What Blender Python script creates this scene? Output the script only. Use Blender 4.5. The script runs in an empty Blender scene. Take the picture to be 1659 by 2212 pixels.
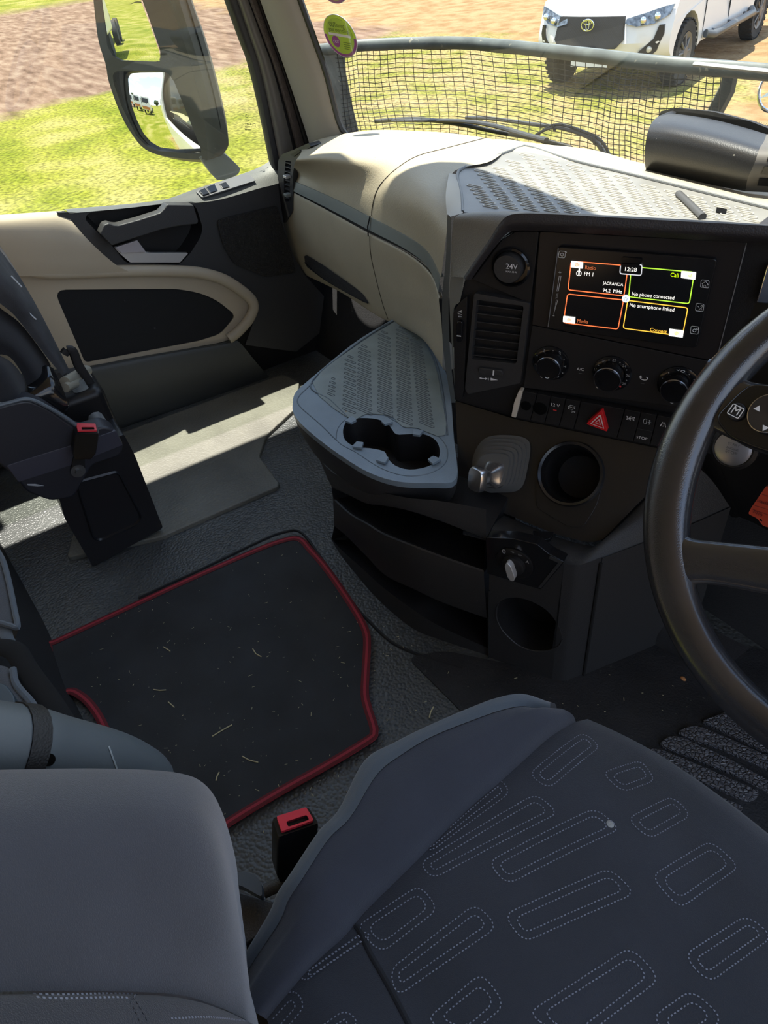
import bpy, bmesh, math, random
from mathutils import Vector as V, Matrix
from mathutils.bvhtree import BVHTree
random.seed(7)
C = bpy.context.scene.collection
S = bpy.context.scene
PI = math.pi

# ---------------- camera (calibrated from the photo's vanishing points) ----------------
FPX = 1530.0; CU, CV = 829.5, 1106.0; CAMZ = 1.15
def _n(v): return v.normalized()
_D = _n(V((220, 1744, FPX)))
_F = V((3670, -1756, FPX)); _F = _n(_F - _D * _F.dot(_D))
_L = _F.cross(_D)
if _L.z < 0: _L = -_L
cam = bpy.data.objects.new('camera', bpy.data.cameras.new('camera')); C.objects.link(cam)
def _w(a): return V((-a.dot(_L), a.dot(_F), -a.dot(_D)))
_X, _Y, _Z = _w(V((1, 0, 0))), _w(V((0, -1, 0))), _w(V((0, 0, -1)))
cam.matrix_world = Matrix(((_X.x, _Y.x, _Z.x, 0), (_X.y, _Y.y, _Z.y, 0), (_X.z, _Y.z, _Z.z, CAMZ), (0, 0, 0, 1)))
cam.data.sensor_fit = 'VERTICAL'; cam.data.sensor_height = 36.0; cam.data.lens = 36.0 * FPX / 2212
cam.data.clip_start = 0.02; cam.data.clip_end = 400
S.camera = cam

# ---------------- light ----------------
SUNDIR = V((-0.20, -0.05, 1.0)).normalized()
S.view_settings.view_transform = 'Standard'; S.view_settings.look = 'None'
S.view_settings.exposure = 0.62; S.view_settings.gamma = 1.0; S.view_settings.use_curve_mapping = False
wd = bpy.data.worlds.new('sky'); S.world = wd; wd.use_nodes = True
nt = wd.node_tree; nt.nodes.clear()
out = nt.nodes.new('ShaderNodeOutputWorld'); bg = nt.nodes.new('ShaderNodeBackground')
tc = nt.nodes.new('ShaderNodeTexCoord'); sep = nt.nodes.new('ShaderNodeSeparateXYZ')
nt.links.new(tc.outputs['Generated'], sep.inputs[0])
grad = nt.nodes.new('ShaderNodeValToRGB'); nt.links.new(sep.outputs['Z'], grad.inputs[0])
grad.color_ramp.elements[0].position = 0.0; grad.color_ramp.elements[0].color = (0.72, 0.84, 1.0, 1)
grad.color_ramp.elements[1].position = 0.75; grad.color_ramp.elements[1].color = (0.22, 0.42, 0.85, 1)
nz = nt.nodes.new('ShaderNodeTexNoise'); nz.inputs['Scale'].default_value = 4.5; nz.inputs['Detail'].default_value = 6
mp = nt.nodes.new('ShaderNodeMapping'); mp.inputs['Scale'].default_value = (1, 1, 2.6)
nt.links.new(tc.outputs['Generated'], mp.inputs[0]); nt.links.new(mp.outputs[0], nz.inputs['Vector'])
cr = nt.nodes.new('ShaderNodeValToRGB'); nt.links.new(nz.outputs['Fac'], cr.inputs[0])
cr.color_ramp.elements[0].position = 0.50; cr.color_ramp.elements[1].position = 0.62
mx = nt.nodes.new('ShaderNodeMixRGB'); nt.links.new(cr.outputs[0], mx.inputs[0]); nt.links.new(grad.outputs[0], mx.inputs[1])
mx.inputs[2].default_value = (1.1, 1.1, 1.1, 1)
nt.links.new(mx.outputs[0], bg.inputs[0]); bg.inputs[1].default_value = 1.35
nt.links.new(bg.outputs[0], out.inputs[0])
sun = bpy.data.objects.new('sun', bpy.data.lights.new('sun', 'SUN')); C.objects.link(sun)
sun.rotation_euler = SUNDIR.to_track_quat('Z', 'Y').to_euler(); sun.location = (-3, 1, 12)
sun.data.energy = 9.0; sun.data.angle = math.radians(0.55); sun.data.color = (1.0, 0.95, 0.86)

# ---------------- a pixel of the photo met with a real plane ----------------
def ray(u, v):
    return _w(V((u - CU, v - CV, FPX)))
def W(u, v, x=None, y=None, z=None, n=None, d=None):
    r = ray(u, v)
    if x is not None: s = x / r.x
    elif y is not None: s = y / r.y
    elif z is not None: s = (z - CAMZ) / r.z
    else: s = (d - n.z * CAMZ) / n.dot(r)
    return V((0, 0, CAMZ)) + r * s
def Ws(pts, **k): return [W(p[0], p[1], **k) for p in pts]
CAMP = V((0, 0, CAMZ))

# ---------------- materials ----------------
MATS = {}
def mat(name, col, rough=0.5, metal=0.0, bump=None, spec=0.5, var=None, coat=0.0, sheen=0.0, emit=None, speck=None):
    """bump=(kind, scale, distance[, strength]) var=(scale, amount) speck=(scale, threshold, colour)"""
    if name in MATS: return MATS[name]
    m = bpy.data.materials.new(name); m.use_nodes = True; t = m.node_tree; b = t.nodes['Principled BSDF']
    b.inputs['Base Color'].default_value = (*col, 1); b.inputs['Roughness'].default_value = rough
    b.inputs['Metallic'].default_value = metal; b.inputs['Specular IOR Level'].default_value = spec
    b.inputs['Coat Weight'].default_value = coat; b.inputs['Sheen Weight'].default_value = sheen
    if sheen: b.inputs['Sheen Roughness'].default_value = 0.5
    tc = t.nodes.new('ShaderNodeNewGeometry'); src = tc.outputs['Position']
    cur = None
    if var:
        nz = t.nodes.new('ShaderNodeTexNoise'); nz.inputs['Scale'].default_value = var[0]; nz.inputs['Detail'].default_value = 5
        t.links.new(src, nz.inputs['Vector'])
        mr = t.nodes.new('ShaderNodeMapRange'); mr.inputs[1].default_value = 0.3; mr.inputs[2].default_value = 0.7
        mr.inputs[3].default_value = 1 - var[1]; mr.inputs[4].default_value = 1 + var[1]
        t.links.new(nz.outputs['Fac'], mr.inputs[0])
        mm = t.nodes.new('ShaderNodeVectorMath'); mm.operation = 'SCALE'; mm.inputs[0].default_value = col
        t.links.new(mr.outputs[0], mm.inputs['Scale']); cur = mm.outputs[0]; t.links.new(cur, b.inputs['Base Color'])
    if speck:
        ns = t.nodes.new('ShaderNodeTexNoise'); ns.inputs['Scale'].default_value = speck[0]; ns.inputs['Detail'].default_value = 3
        t.links.new(src, ns.inputs['Vector'])
        rp = t.nodes.new('ShaderNodeMapRange'); rp.inputs[1].default_value = speck[1]; rp.inputs[2].default_value = speck[1] + 0.05
        t.links.new(ns.outputs['Fac'], rp.inputs[0])
        mc = t.nodes.new('ShaderNodeMixRGB'); t.links.new(rp.outputs[0], mc.inputs[0])
        if cur: t.links.new(cur, mc.inputs[1])
        else: mc.inputs[1].default_value = (*col, 1)
        mc.inputs[2].default_value = (*speck[2], 1); t.links.new(mc.outputs[0], b.inputs['Base Color'])
    if bump:
        if bump[0] == 'voronoi':
            tx = t.nodes.new('ShaderNodeTexVoronoi'); tx.feature = 'SMOOTH_F1'; o = 'Distance'
            tx.inputs['Smoothness'].default_value = 0.35
        elif bump[0] == 'cells':
            tx = t.nodes.new('ShaderNodeTexVoronoi'); tx.feature = 'DISTANCE_TO_EDGE'; o = 'Distance'
        elif bump[0] == 'wave':
            tx = t.nodes.new('ShaderNodeTexWave'); o = 'Fac'
        else:
            tx = t.nodes.new('ShaderNodeTexNoise'); o = 'Fac'; tx.inputs['Detail'].default_value = 3
        tx.inputs['Scale'].default_value = bump[1]; t.links.new(src, tx.inputs['Vector'])
        h = tx.outputs[o]
        if bump[0] == 'cells':
            q = t.nodes.new('ShaderNodeMapRange'); q.inputs[1].default_value = 0.0; q.inputs[2].default_value = 0.22
            t.links.new(h, q.inputs[0]); h = q.outputs[0]
        bp = t.nodes.new('ShaderNodeBump'); bp.inputs['Distance'].default_value = bump[2]
        bp.inputs['Strength'].default_value = bump[3] if len(bump) > 3 else 0.6
        if bump[0] == 'voronoi': bp.invert = True
        t.links.new(h, bp.inputs['Height']); t.links.new(bp.outputs[0], b.inputs['Normal'])
    if emit:
        b.inputs['Emission Color'].default_value = (*emit[0], 1); b.inputs['Emission Strength'].default_value = emit[1]
    MATS[name] = m; return m
def glass_mat(name, tint, gloss=0.035):
    m = bpy.data.materials.new(name); m.use_nodes = True; t = m.node_tree; t.nodes.clear()
    o = t.nodes.new('ShaderNodeOutputMaterial'); mi = t.nodes.new('ShaderNodeMixShader')
    a = t.nodes.new('ShaderNodeBsdfTransparent'); a.inputs[0].default_value = (*tint, 1)
    g = t.nodes.new('ShaderNodeBsdfGlossy'); g.inputs['Roughness'].default_value = 0.0; g.inputs[0].default_value = (1, 1, 1, 1)
    f = t.nodes.new('ShaderNodeLayerWeight'); f.inputs[0].default_value = 0.5
    pw = t.nodes.new('ShaderNodeMath'); pw.operation = 'POWER'; pw.inputs[1].default_value = 4.0; t.links.new(f.outputs['Facing'], pw.inputs[0])
    ma = t.nodes.new('ShaderNodeMath'); ma.operation = 'MULTIPLY_ADD'; ma.inputs[1].default_value = 0.06; ma.inputs[2].default_value = gloss; t.links.new(pw.outputs[0], ma.inputs[0])
    t.links.new(ma.outputs[0], mi.inputs[0]); t.links.new(a.outputs[0], mi.inputs[1]); t.links.new(g.outputs[0], mi.inputs[2])
    t.links.new(mi.outputs[0], o.inputs[0]); MATS[name] = m; return m

BLK = mat('black_grained_plastic', (0.012, 0.0115, 0.012), 0.5, spec=.35, bump=('voronoi', 620, 0.0006, 0.35))
BLK2 = mat('black_satin_plastic', (0.010, 0.0095, 0.010), 0.42, spec=.35, speck=(240, 0.72, (0.09, 0.085, 0.07)))
GLOSS = mat('black_gloss_plastic', (0.008, 0.008, 0.009), 0.13)
CHAR = mat('charcoal_grained_plastic', (0.030, 0.030, 0.031), 0.5, bump=('voronoi', 520, 0.0007, 0.4))
COWL = mat('soft_cowl_skin', (0.026, 0.023, 0.024), 0.55, bump=('voronoi', 480, 0.0007, 0.5))
BEIGE = mat('beige_grained_plastic', (0.38, 0.335, 0.24), 0.55, bump=('voronoi', 330, 0.0007, 0.35), var=(9, 0.05), speck=(130, 0.735, (0.22, 0.15, 0.09)))
BEIGE2 = mat('beige_smooth_plastic', (0.42, 0.355, 0.26), 0.5, bump=('noise', 500, 0.0003, 0.3), var=(6, 0.05))
GREYT = mat('grey_green_trim', (0.17, 0.19, 0.175), 0.4)
PILLAR = mat('grey_pillar_trim', (0.27, 0.24, 0.20), 0.6, bump=('noise', 700, 0.0003, 0.3))
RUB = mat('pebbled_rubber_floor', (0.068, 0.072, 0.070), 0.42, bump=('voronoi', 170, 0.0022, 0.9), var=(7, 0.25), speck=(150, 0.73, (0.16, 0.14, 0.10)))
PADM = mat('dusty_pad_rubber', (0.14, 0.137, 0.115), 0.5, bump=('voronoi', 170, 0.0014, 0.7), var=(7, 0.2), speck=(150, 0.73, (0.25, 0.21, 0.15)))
HOLE = mat('hole_black', (0.002, 0.002, 0.002), 0.9, spec=0.1)
RUBD = mat('dark_carpet', (0.014, 0.014, 0.015), 0.95, bump=('noise', 600, 0.002, 0.9), speck=(60, 0.72, (0.1, 0.09, 0.07)))
MATC = mat('black_floor_carpet', (0.016, 0.018, 0.020), 0.75, bump=('noise', 900, 0.001, 0.5), var=(11, 0.35), speck=(95, 0.715, (0.13, 0.12, 0.10)))
RED = mat('red_woven_binding', (0.34, 0.02, 0.035), 0.7, bump=('noise', 900, 0.001, 0.8))
FAB = mat('dark_seat_fabric', (0.026, 0.029, 0.040), 0.9, bump=('noise', 1400, 0.0006, 0.6), sheen=0.25, var=(14, 0.12))
FABP = mat('patterned_seat_fabric', (0.022, 0.024, 0.031), 0.9, bump=('noise', 1100, 0.0008, 0.8), sheen=0.22, var=(9, 0.2))
PIPE = mat('grey_blue_seat_edge', (0.055, 0.07, 0.085), 0.85, bump=('noise', 1300, 0.0005, 0.5), sheen=0.35)
STITCH = mat('pale_stitching', (0.20, 0.21, 0.25), 0.8)
BUCKLE = mat('red_buckle_plastic', (0.62, 0.03, 0.05), 0.4)
SILV = mat('brushed_silver', (0.66, 0.64, 0.62), 0.35, metal=0.6)
TRAYM = mat('blue_grey_tray_plastic', (0.18, 0.225, 0.26), 0.36, bump=('voronoi', 560, 0.0005, 0.35), var=(12, 0.12))
SLATE = mat('grey_anti_slip_rubber', (0.20, 0.195, 0.18), 0.45, bump=('noise', 500, 0.0004, 0.4), var=(14, 0.15), speck=(120, 0.71, (0.3, 0.25, 0.16)))
SLATE2 = mat('pale_tray_insert', (0.19, 0.22, 0.21), 0.36, bump=('noise', 500, 0.0004, 0.4), var=(16, 0.15), speck=(110, 0.72, (0.24, 0.17, 0.09)))
WHITEI = mat('white_print', (0.75, 0.75, 0.75), 0.5)
GREYI = mat('grey_print', (0.32, 0.32, 0.32), 0.5)
REDI = mat('red_mark', (0.75, 0.05, 0.05), 0.5)
BLUEI = mat('blue_mark', (0.1, 0.25, 0.6), 0.5)

# ---------------- mesh building ----------------
ROOT = {}
def chain(ps, n):
    """Catmull-Rom resample of a polyline to n points"""
    ps = [V(p) for p in ps]
    if len(ps) == 2: return [ps[0].lerp(ps[1], i / (n - 1)) for i in range(n)]
    P = [ps[0] * 2 - ps[1]] + ps + [ps[-1] * 2 - ps[-2]]; m = len(ps) - 1; o = []
    for i in range(n):
        t = i / (n - 1) * m; k = min(int(t), m - 1); f = t - k
        a, b, c, d = P[k:k + 4]
        o.append(0.5 * ((2 * b) + (c - a) * f + (2 * a - 5 * b + 4 * c - d) * f * f + (3 * b - a - 3 * c + d) * f ** 3))
    return o
def loopchain(ps, k=6):
    ps = [V(p) for p in ps]; m = len(ps); o = []
    for i in range(m):
        a, b, c, d = ps[i - 1], ps[i], ps[(i + 1) % m], ps[(i + 2) % m]
        for j in range(k):
            f = j / k
            o.append(0.5 * ((2 * b) + (c - a) * f + (2 * a - 5 * b + 4 * c - d) * f * f + (3 * b - a - 3 * c + d) * f ** 3))
    return o
def rnd(ps, r, k=4):
    """round the corners of a closed outline of 3D points (r a number or one per corner)"""
    ps = [V(p) for p in ps]; m = len(ps); o = []
    for i in range(m):
        a, b, c = ps[i - 1], ps[i], ps[(i + 1) % m]
        rr = r[i] if isinstance(r, (list, tuple)) else r
        if rr <= 0: o.append(b); continue
        da, dc = (a - b), (c - b); la, lc = da.length, dc.length
        q = min(rr, la * .48, lc * .48); p0 = b + da * (q / la); p2 = b + dc * (q / lc)
        for j in range(k + 1):
            t = j / k; o.append(p0 * (1 - t) ** 2 + b * 2 * t * (1 - t) + p2 * t * t)
    return o
def circ(c, a, b, r, n=32, r2=None, t0=0, t1=2 * PI, closed=True):
    m = n if closed else n - 1
    return [c + a * (r * math.cos(t0 + (t1 - t0) * i / m)) + b * ((r2 or r) * math.sin(t0 + (t1 - t0) * i / m)) for i in range(n)]
def basis(n):
    n = n.normalized(); a = V((0, 0, 1)).cross(n)
    if a.length < 1e-4: a = V((1, 0, 0))
    a.normalize(); return a, n.cross(a), n
class G:
    def __init__(s): s.v = []; s.f = []
    def add(s, vs, fs):
        o = len(s.v); s.v += [V(q) for q in vs]; s.f += [[i + o for i in f] for f in fs]; return s
    def grid(s, rows, cu=False, cv=False):
        n, m = len(rows), len(rows[0]); vs = [p for r in rows for p in r]; fs = []
        for i in range(n if cv else n - 1):
            for j in range(m if cu else m - 1):
                a, b = i, (i + 1) % n; c, d = j, (j + 1) % m
                fs.append([a * m + c, a * m + d, b * m + d, b * m + c])
        return s.add(vs, fs)
    def loft(s, rows, nu=24, nv=None, lin=False):
        rs = [chain(r, nu) for r in rows]
        if not lin:
            nv = nv or (len(rows) - 1) * 4 + 1; cols = [chain([r[j] for r in rs], nv) for j in range(nu)]
            rs = [[cols[j][i] for j in range(nu)] for i in range(nv)]
        return s.grid(rs)
    def prism(s, outline, vec, holes=(), back=True):
        """outline (3D, closed) and its holes swept by vec"""
        vec = V(vec); bm = bmesh.new(); es = []
        for lp in [outline] + list(holes):
            vs = [bm.verts.new(p) for p in lp]
            es += [bm.edges.new((vs[i], vs[(i + 1) % len(vs)])) for i in range(len(vs))]
        if holes: bmesh.ops.triangle_fill(bm, use_beauty=True, use_dissolve=False, edges=es)
        else: bm.faces.new([e for e in bm.verts])
        bm.verts.index_update(); n = len(bm.verts)
        vs = [v.co.copy() for v in bm.verts]; fs = [[v.index for v in f.verts] for f in bm.faces]; bm.free()
        al = list(fs)
        if back: al += [[i + n for i in reversed(f)] for f in fs]
        o = 0
        for lp in [outline] + list(holes):
            m = len(lp)
            al += [[o + i, o + i + n, o + (i + 1) % m + n, o + (i + 1) % m] for i in range(m)]; o += m
        return s.add(vs + [p + vec for p in vs], al)
    def tube(s, ps, r, k=8, closed=False, caps=True, flat=None):
        ps = [V(p) for p in ps]; m = len(ps)
        rr = r if isinstance(r, list) else [r] * m
        rows = []; up = None
        for i in range(m):
            if closed: t = ps[(i + 1) % m] - ps[i - 1]
            else: t = ps[min(i + 1, m - 1)] - ps[max(i - 1, 0)]
            t.normalize()
            if up is None:
                up = flat.copy() if flat else (V((0, 0, 1)) if abs(t.z) < .9 else V((1, 0, 0)))
            if flat: up = flat.copy()
            up = (up - t * up.dot(t)); up.normalize(); sd = t.cross(up)
            q = rr[i]; qa, qb = q if isinstance(q, tuple) else (q, q)
            rows.append([ps[i] + sd * (qa * math.cos(2 * PI * j / k)) + up * (qb * math.sin(2 * PI * j / k)) for j in range(k)])
        b = len(s.v); s.grid(rows, cu=True, cv=closed)
        if caps and not closed:
            s.f.append([b + j for j in range(k)]); s.f.append([b + (m - 1) * k + j for j in reversed(range(k))])
        return s
    def box(s, c, sz, R=None):
        c = V(c); hx, hy, hz = [q / 2 for q in sz]
        vs = [V((x, y, z)) for x in (-hx, hx) for y in (-hy, hy) for z in (-hz, hz)]
        if R is not None: vs = [R @ q for q in vs]
        return s.add([c + q for q in vs], [[0, 1, 3, 2], [4, 6, 7, 5], [0, 4, 5, 1], [2, 3, 7, 6], [0, 2, 6, 4], [1, 5, 7, 3]])
    def lathe(s, c, n, prof, k=32, a=None, b=None):
        """prof: (radius, height along n)"""
        A, B, N = basis(n)
        if a: A, B = a, b
        rows = [[c + A * (r * math.cos(2 * PI * j / k)) + B * (r * math.sin(2 * PI * j / k)) + N * h for j in range(k)] for r, h in prof]
        o = len(s.v); s.grid(rows, cu=True)
        if prof[0][0] > 1e-6: s.f.append([o + j for j in reversed(range(k))])
        if prof[-1][0] > 1e-6: s.f.append([o + (len(prof) - 1) * k + j for j in range(k)])
        return s
    def sphere(s, c, r, k=14):
        rx, ry, rz = r if isinstance(r, (tuple, list)) else (r, r, r); rows = []
        for i in range(1, k // 2 * 2):
            th = PI * i / (k // 2 * 2)
            rows.append([V(c) + V((rx * math.sin(th) * math.cos(2 * PI * j / k), ry * math.sin(th) * math.sin(2 * PI * j / k), rz * math.cos(th))) for j in range(k)])
        o = len(s.v); s.grid(rows, cu=True); s.f.append([o + j for j in reversed(range(k))]); s.f.append([o + (len(rows) - 1) * k + j for j in range(k)])
        return s
    def text(s, body, p0, p1, up, lift=0.0004, hs=1.0, thick=0.0):
        """lettering whose baseline runs from p0 to p1"""
        cu = bpy.data.curves.new('t', 'FONT'); cu.body = body; cu.extrude = 0
        o = bpy.data.objects.new('t', cu); C.objects.link(o)
        bpy.context.view_layer.update()
        dg = bpy.context.evaluated_depsgraph_get(); me = bpy.data.meshes.new_from_object(o.evaluated_get(dg))
        xs = [q.co.x for q in me.vertices]; w = max(xs) - min(xs); x0 = min(xs)
        ex = p1 - p0; sc = ex.length / w; ex.normalize(); n = ex.cross(up).normalized(); ey = n.cross(ex)
        s.add([p0 + ex * ((q.co.x - x0) * sc) + ey * (q.co.y * sc * hs) + n * lift for q in me.vertices], [list(f.vertices) for f in me.polygons])
        bpy.data.objects.remove(o); bpy.data.curves.remove(cu); bpy.data.meshes.remove(me); return s
    def build(s, name, m, parent=None, smooth=True, bevel=0, seg=2, sub=0, solid=0, local=False, ang=38, flip=False):
        me = bpy.data.meshes.new(name); bm = bmesh.new()
        vs = [bm.verts.new(p) for p in s.v]
        for f in s.f:
            try: bm.faces.new([vs[i] for i in f])
            except ValueError: pass
        bmesh.ops.remove_doubles(bm, verts=bm.verts, dist=1e-6)
        bmesh.ops.recalc_face_normals(bm, faces=bm.faces)
        if flip: bmesh.ops.reverse_faces(bm, faces=bm.faces)
        bm.normal_update()
        if not local:
            if parent: off = ROOT[parent.name] if parent.name in ROOT else Matrix()
            else:
                xs = [v.co for v in bm.verts]
                o = V(((min(p.x for p in xs) + max(p.x for p in xs)) / 2, (min(p.y for p in xs) + max(p.y for p in xs)) / 2, min(p.z for p in xs)))
                off = Matrix.Translation(o)
            bmesh.ops.transform(bm, matrix=off.inverted(), verts=bm.verts)
        else: off = ROOT.get(parent.name, Matrix()) if parent else Matrix()
        for f in bm.faces: f.smooth = smooth
        if smooth and not bevel and not sub:
            for e in bm.edges:
                if len(e.link_faces) == 2 and e.calc_face_angle(0) > math.radians(ang): e.smooth = False
        bm.to_mesh(me); bm.free(); me.materials.append(m)
        o = bpy.data.objects.new(name, me); C.objects.link(o)
        if parent: o.parent = parent
        else: o.matrix_world = off
        ROOT[o.name] = off
        if solid:
            q = o.modifiers.new('solid', 'SOLIDIFY'); q.thickness = solid; q.offset = 0
        if bevel:
            q = o.modifiers.new('bevel', 'BEVEL'); q.width = bevel; q.segments = seg; q.limit_method = 'ANGLE'; q.angle_limit = math.radians(32); q.harden_normals = True
        if sub:
            q = o.modifiers.new('sub', 'SUBSURF'); q.levels = sub; q.render_levels = sub
        return o
def tag(o, label=None, cat=None, group=None, kind=None):
    if label: o['label'] = label
    if cat: o['category'] = cat
    if group: o['group'] = group
    if kind: o['kind'] = kind
    return o
def thing(name, loc, label=None, cat=None, group=None, kind=None, rz=0.0):
    o = bpy.data.objects.new(name, None); C.objects.link(o); o.empty_display_size = 0.05
    o.matrix_world = Matrix.Translation(V(loc)) @ Matrix.Rotation(rz, 4, 'Z'); ROOT[o.name] = o.matrix_world.copy()
    return tag(o, label, cat, group, kind)
def bvh(*objs):
    """a tree over the world-space verts of built meshes"""
    vs = []; fs = []
    for o in objs:
        k = len(vs); mw = ROOT[o.name]
        vs += [mw @ q.co for q in o.data.vertices]; fs += [[i + k for i in f.vertices] for f in o.data.polygons]
    return BVHTree.FromPolygons(vs, fs)
def on(t, u, v, off=0.0):
    d = ray(u, v).normalized(); h = t.ray_cast(CAMP, d)
    if h[0] is None: return None
    n = h[1] if h[1].dot(d) < 0 else -h[1]
    return h[0] + n * off
def ribbon(g, ps, w, n, h=0.0006):
    """flat strip of width w along ps, facing n"""
    m = len(ps); rows = []
    for i in range(m):
        t = (ps[min(i + 1, m - 1)] - ps[max(i - 1, 0)]).normalized(); sd = t.cross(n).normalized() * (w / 2)
        rows.append([ps[i] - sd, ps[i] - sd + n * h, ps[i] + sd + n * h, ps[i] + sd])
    g.grid(rows)
def dashline(g, ps, n, step, ln, w, h=0.0005):
    """row of stitches along a world path; n a function or vector"""
    acc = 0.0
    for i in range(len(ps) - 1):
        a, b = ps[i], ps[i + 1]; L = (b - a).length
        if L < 1e-6: continue
        t = (b - a) / L
        while acc < L:
            p = a + t * acc; sd = t.cross(n).normalized() * (w / 2); q = p + t * ln
            k = len(g.v); g.v += [p - sd + n * h, q - sd + n * h, q + sd + n * h, p + sd + n * h]; g.f.append([k, k + 1, k + 2, k + 3]); acc += step
        acc -= L

# =====================================================================
# OUTSIDE
# =====================================================================
ZG = -1.25
def ground_material():
    m = bpy.data.materials.new('grass_and_soil'); m.use_nodes = True; t = m.node_tree; b = t.nodes['Principled BSDF']
    b.inputs['Roughness'].default_value = 0.95; b.inputs['Specular IOR Level'].default_value = 0.1
    L = t.links.new; g = t.nodes.new('ShaderNodeNewGeometry'); sp = t.nodes.new('ShaderNodeSeparateXYZ'); L(g.outputs['Position'], sp.inputs[0])
    def noise(sc, det=6, mapping=None):
        n = t.nodes.new('ShaderNodeTexNoise'); n.inputs['Scale'].default_value = sc; n.inputs['Detail'].default_value = det
        if mapping:
            q = t.nodes.new('ShaderNodeMapping'); q.inputs['Scale'].default_value = mapping; L(g.outputs['Position'], q.inputs[0]); L(q.outputs[0], n.inputs['Vector'])
        else: L(g.outputs['Position'], n.inputs['Vector'])
        return n.outputs['Fac']
    def math_(op, a, c, d=None):
        n = t.nodes.new('ShaderNodeMath'); n.operation = op
        for i, q in enumerate((a, c, d)):
            if q is None: continue
            if isinstance(q, (int, float)): n.inputs[i].default_value = q
            else: L(q, n.inputs[i])
        return n.outputs[0]
    def ramp(f, stops):
        r = t.nodes.new('ShaderNodeValToRGB'); L(f, r.inputs[0]); e = r.color_ramp.elements
        while len(e) < len(stops): e.new(0.5)
        for q, (p, c) in zip(e, stops): q.position = p; q.color = (*c, 1)
        return r.outputs[0]
    def step(f, a, c):
        n = t.nodes.new('ShaderNodeMapRange'); n.inputs[1].default_value = a; n.inputs[2].default_value = c; L(f, n.inputs[0]); return n.outputs[0]
    def mix(f, a, c, typ='MIX'):
        n = t.nodes.new('ShaderNodeMixRGB'); n.blend_type = typ
        for i, q in enumerate((f, a, c)):
            if isinstance(q, tuple): n.inputs[i].default_value = (*q, 1)
            elif isinstance(q, float): n.inputs[i].default_value = q
            else: L(q, n.inputs[i])
        return n.outputs[0]
    grass = ramp(noise(0.75, 8), [(0.34, (0.11, 0.135, 0.008)), (0.5, (0.18, 0.185, 0.022)), (0.66, (0.26, 0.235, 0.07))])
    blades = ramp(noise(16, 8), [(0.36, (0.5, 0.5, 0.5)), (0.62, (1.25, 1.25, 1.2))])
    grass = mix(1.0, grass, blades, 'MULTIPLY')
    dry = ramp(noise(1.6, 8), [(0.38, (0.16, 0.16, 0.03)), (0.5, (0.24, 0.20, 0.075)), (0.66, (0.27, 0.20, 0.10))])
    dry = mix(1.0, dry, blades, 'MULTIPLY')
    fy = step(math_('ADD', sp.outputs['Y'], math_('MULTIPLY', noise(0.9), 2.0)), 4.2, 7.0)
    base = mix(fy, grass, dry)
    soil = ramp(noise(2.2, 10, (0.6, 2.4, 1)), [(0.3, (0.085, 0.05, 0.032)), (0.5, (0.165, 0.105, 0.075)), (0.68, (0.23, 0.165, 0.12))])
    e = math_('MULTIPLY', noise(0.8, 8), 3.4)
    sx = step(math_('ADD', math_('MULTIPLY', sp.outputs['X'], -1.0), e), 17.2, 18.2)
    sy = step(math_('ADD', sp.outputs['Y'], e), 11.6, 12.6)
    base = mix(sx, base, soil)
    sand = ramp(noise(3.0, 9), [(0.35, (0.20, 0.12, 0.055)), (0.6, (0.28, 0.19, 0.10))])
    base = mix(sy, base, sand)
    sr = step(math_('ADD', math_('ADD', sp.outputs['X'], math_('MULTIPLY', sp.outputs['Y'], 0.35)), e), -1.9, -1.2)
    base = mix(sr, base, sand)
    far = step(math_('ADD', math_('MULTIPLY', sp.outputs['X'], -1.0), e), 40, 44)
    base = mix(far, base, grass)
    L(base, b.inputs['Base Color'])
    bp = t.nodes.new('ShaderNodeBump'); bp.inputs['Distance'].default_value = 0.09; bp.inputs['Strength'].default_value = 0.8
    L(noise(9, 9), bp.inputs['Height']); L(bp.outputs[0], b.inputs['Normal'])
    return m
g = G(); g.grid([[V((x, y, ZG)) for x in (-160, -40, -10, 40, 160)] for y in (-160, -40, 0, 40, 160)])
tag(g.build('ground', ground_material()), kind='structure')

# ---- white pickup parked in front of the truck ----
WHITE = mat('white_car_paint', (0.68, 0.67, 0.64), 0.3, coat=0.5)
TYRE = mat('tyre_rubber', (0.025, 0.024, 0.023), 0.85)
HUB = mat('steel_wheel', (0.16, 0.15, 0.14), 0.5, metal=0.4)
DGLS = mat('dark_window_glass', (0.01, 0.012, 0.012), 0.05)
CHROME = mat('chrome', (0.75, 0.75, 0.77), 0.12, metal=1.0)
GRIL = mat('dark_grille', (0.05, 0.047, 0.043), 0.5, bump=('wave', 40, 0.01, 0.8))
o = V((-7.55, 9.26, ZG)); RZ = math.atan2(-0.937, 0.35)
pk = thing('pickup_truck', o, 'white double-cab pickup parked on the grass ahead, seen through the windscreen', 'pickup truck', rz=RZ)
def prof():
    p = [(.74, .40), (.86, .50), (.90, .62), (.86, .78), (.80, .93), (.60, 1.04), (.1, 1.12), (-.55, 1.17), (-1.25, 1.72), (-1.6, 1.77), (-2.5, 1.74), (-2.95, 1.2), (-4.45, 1.18), (-4.5, .6), (-4.3, .5), (-3.78, .5)]
    p += [(-3.3 - .47 * math.cos(a), .38 + .47 * math.sin(a)) for a in [PI * i / 10 for i in range(11)]]
    p += [(-2.75, .42), (-.55, .42)]
    p += [(-.47 * math.cos(a), .38 + .47 * math.sin(a)) for a in [PI * i / 10 for i in range(11)]]
    return p + [(.50, .38)]
PR = prof(); NY = 15; g = G(); rows = []
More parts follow.
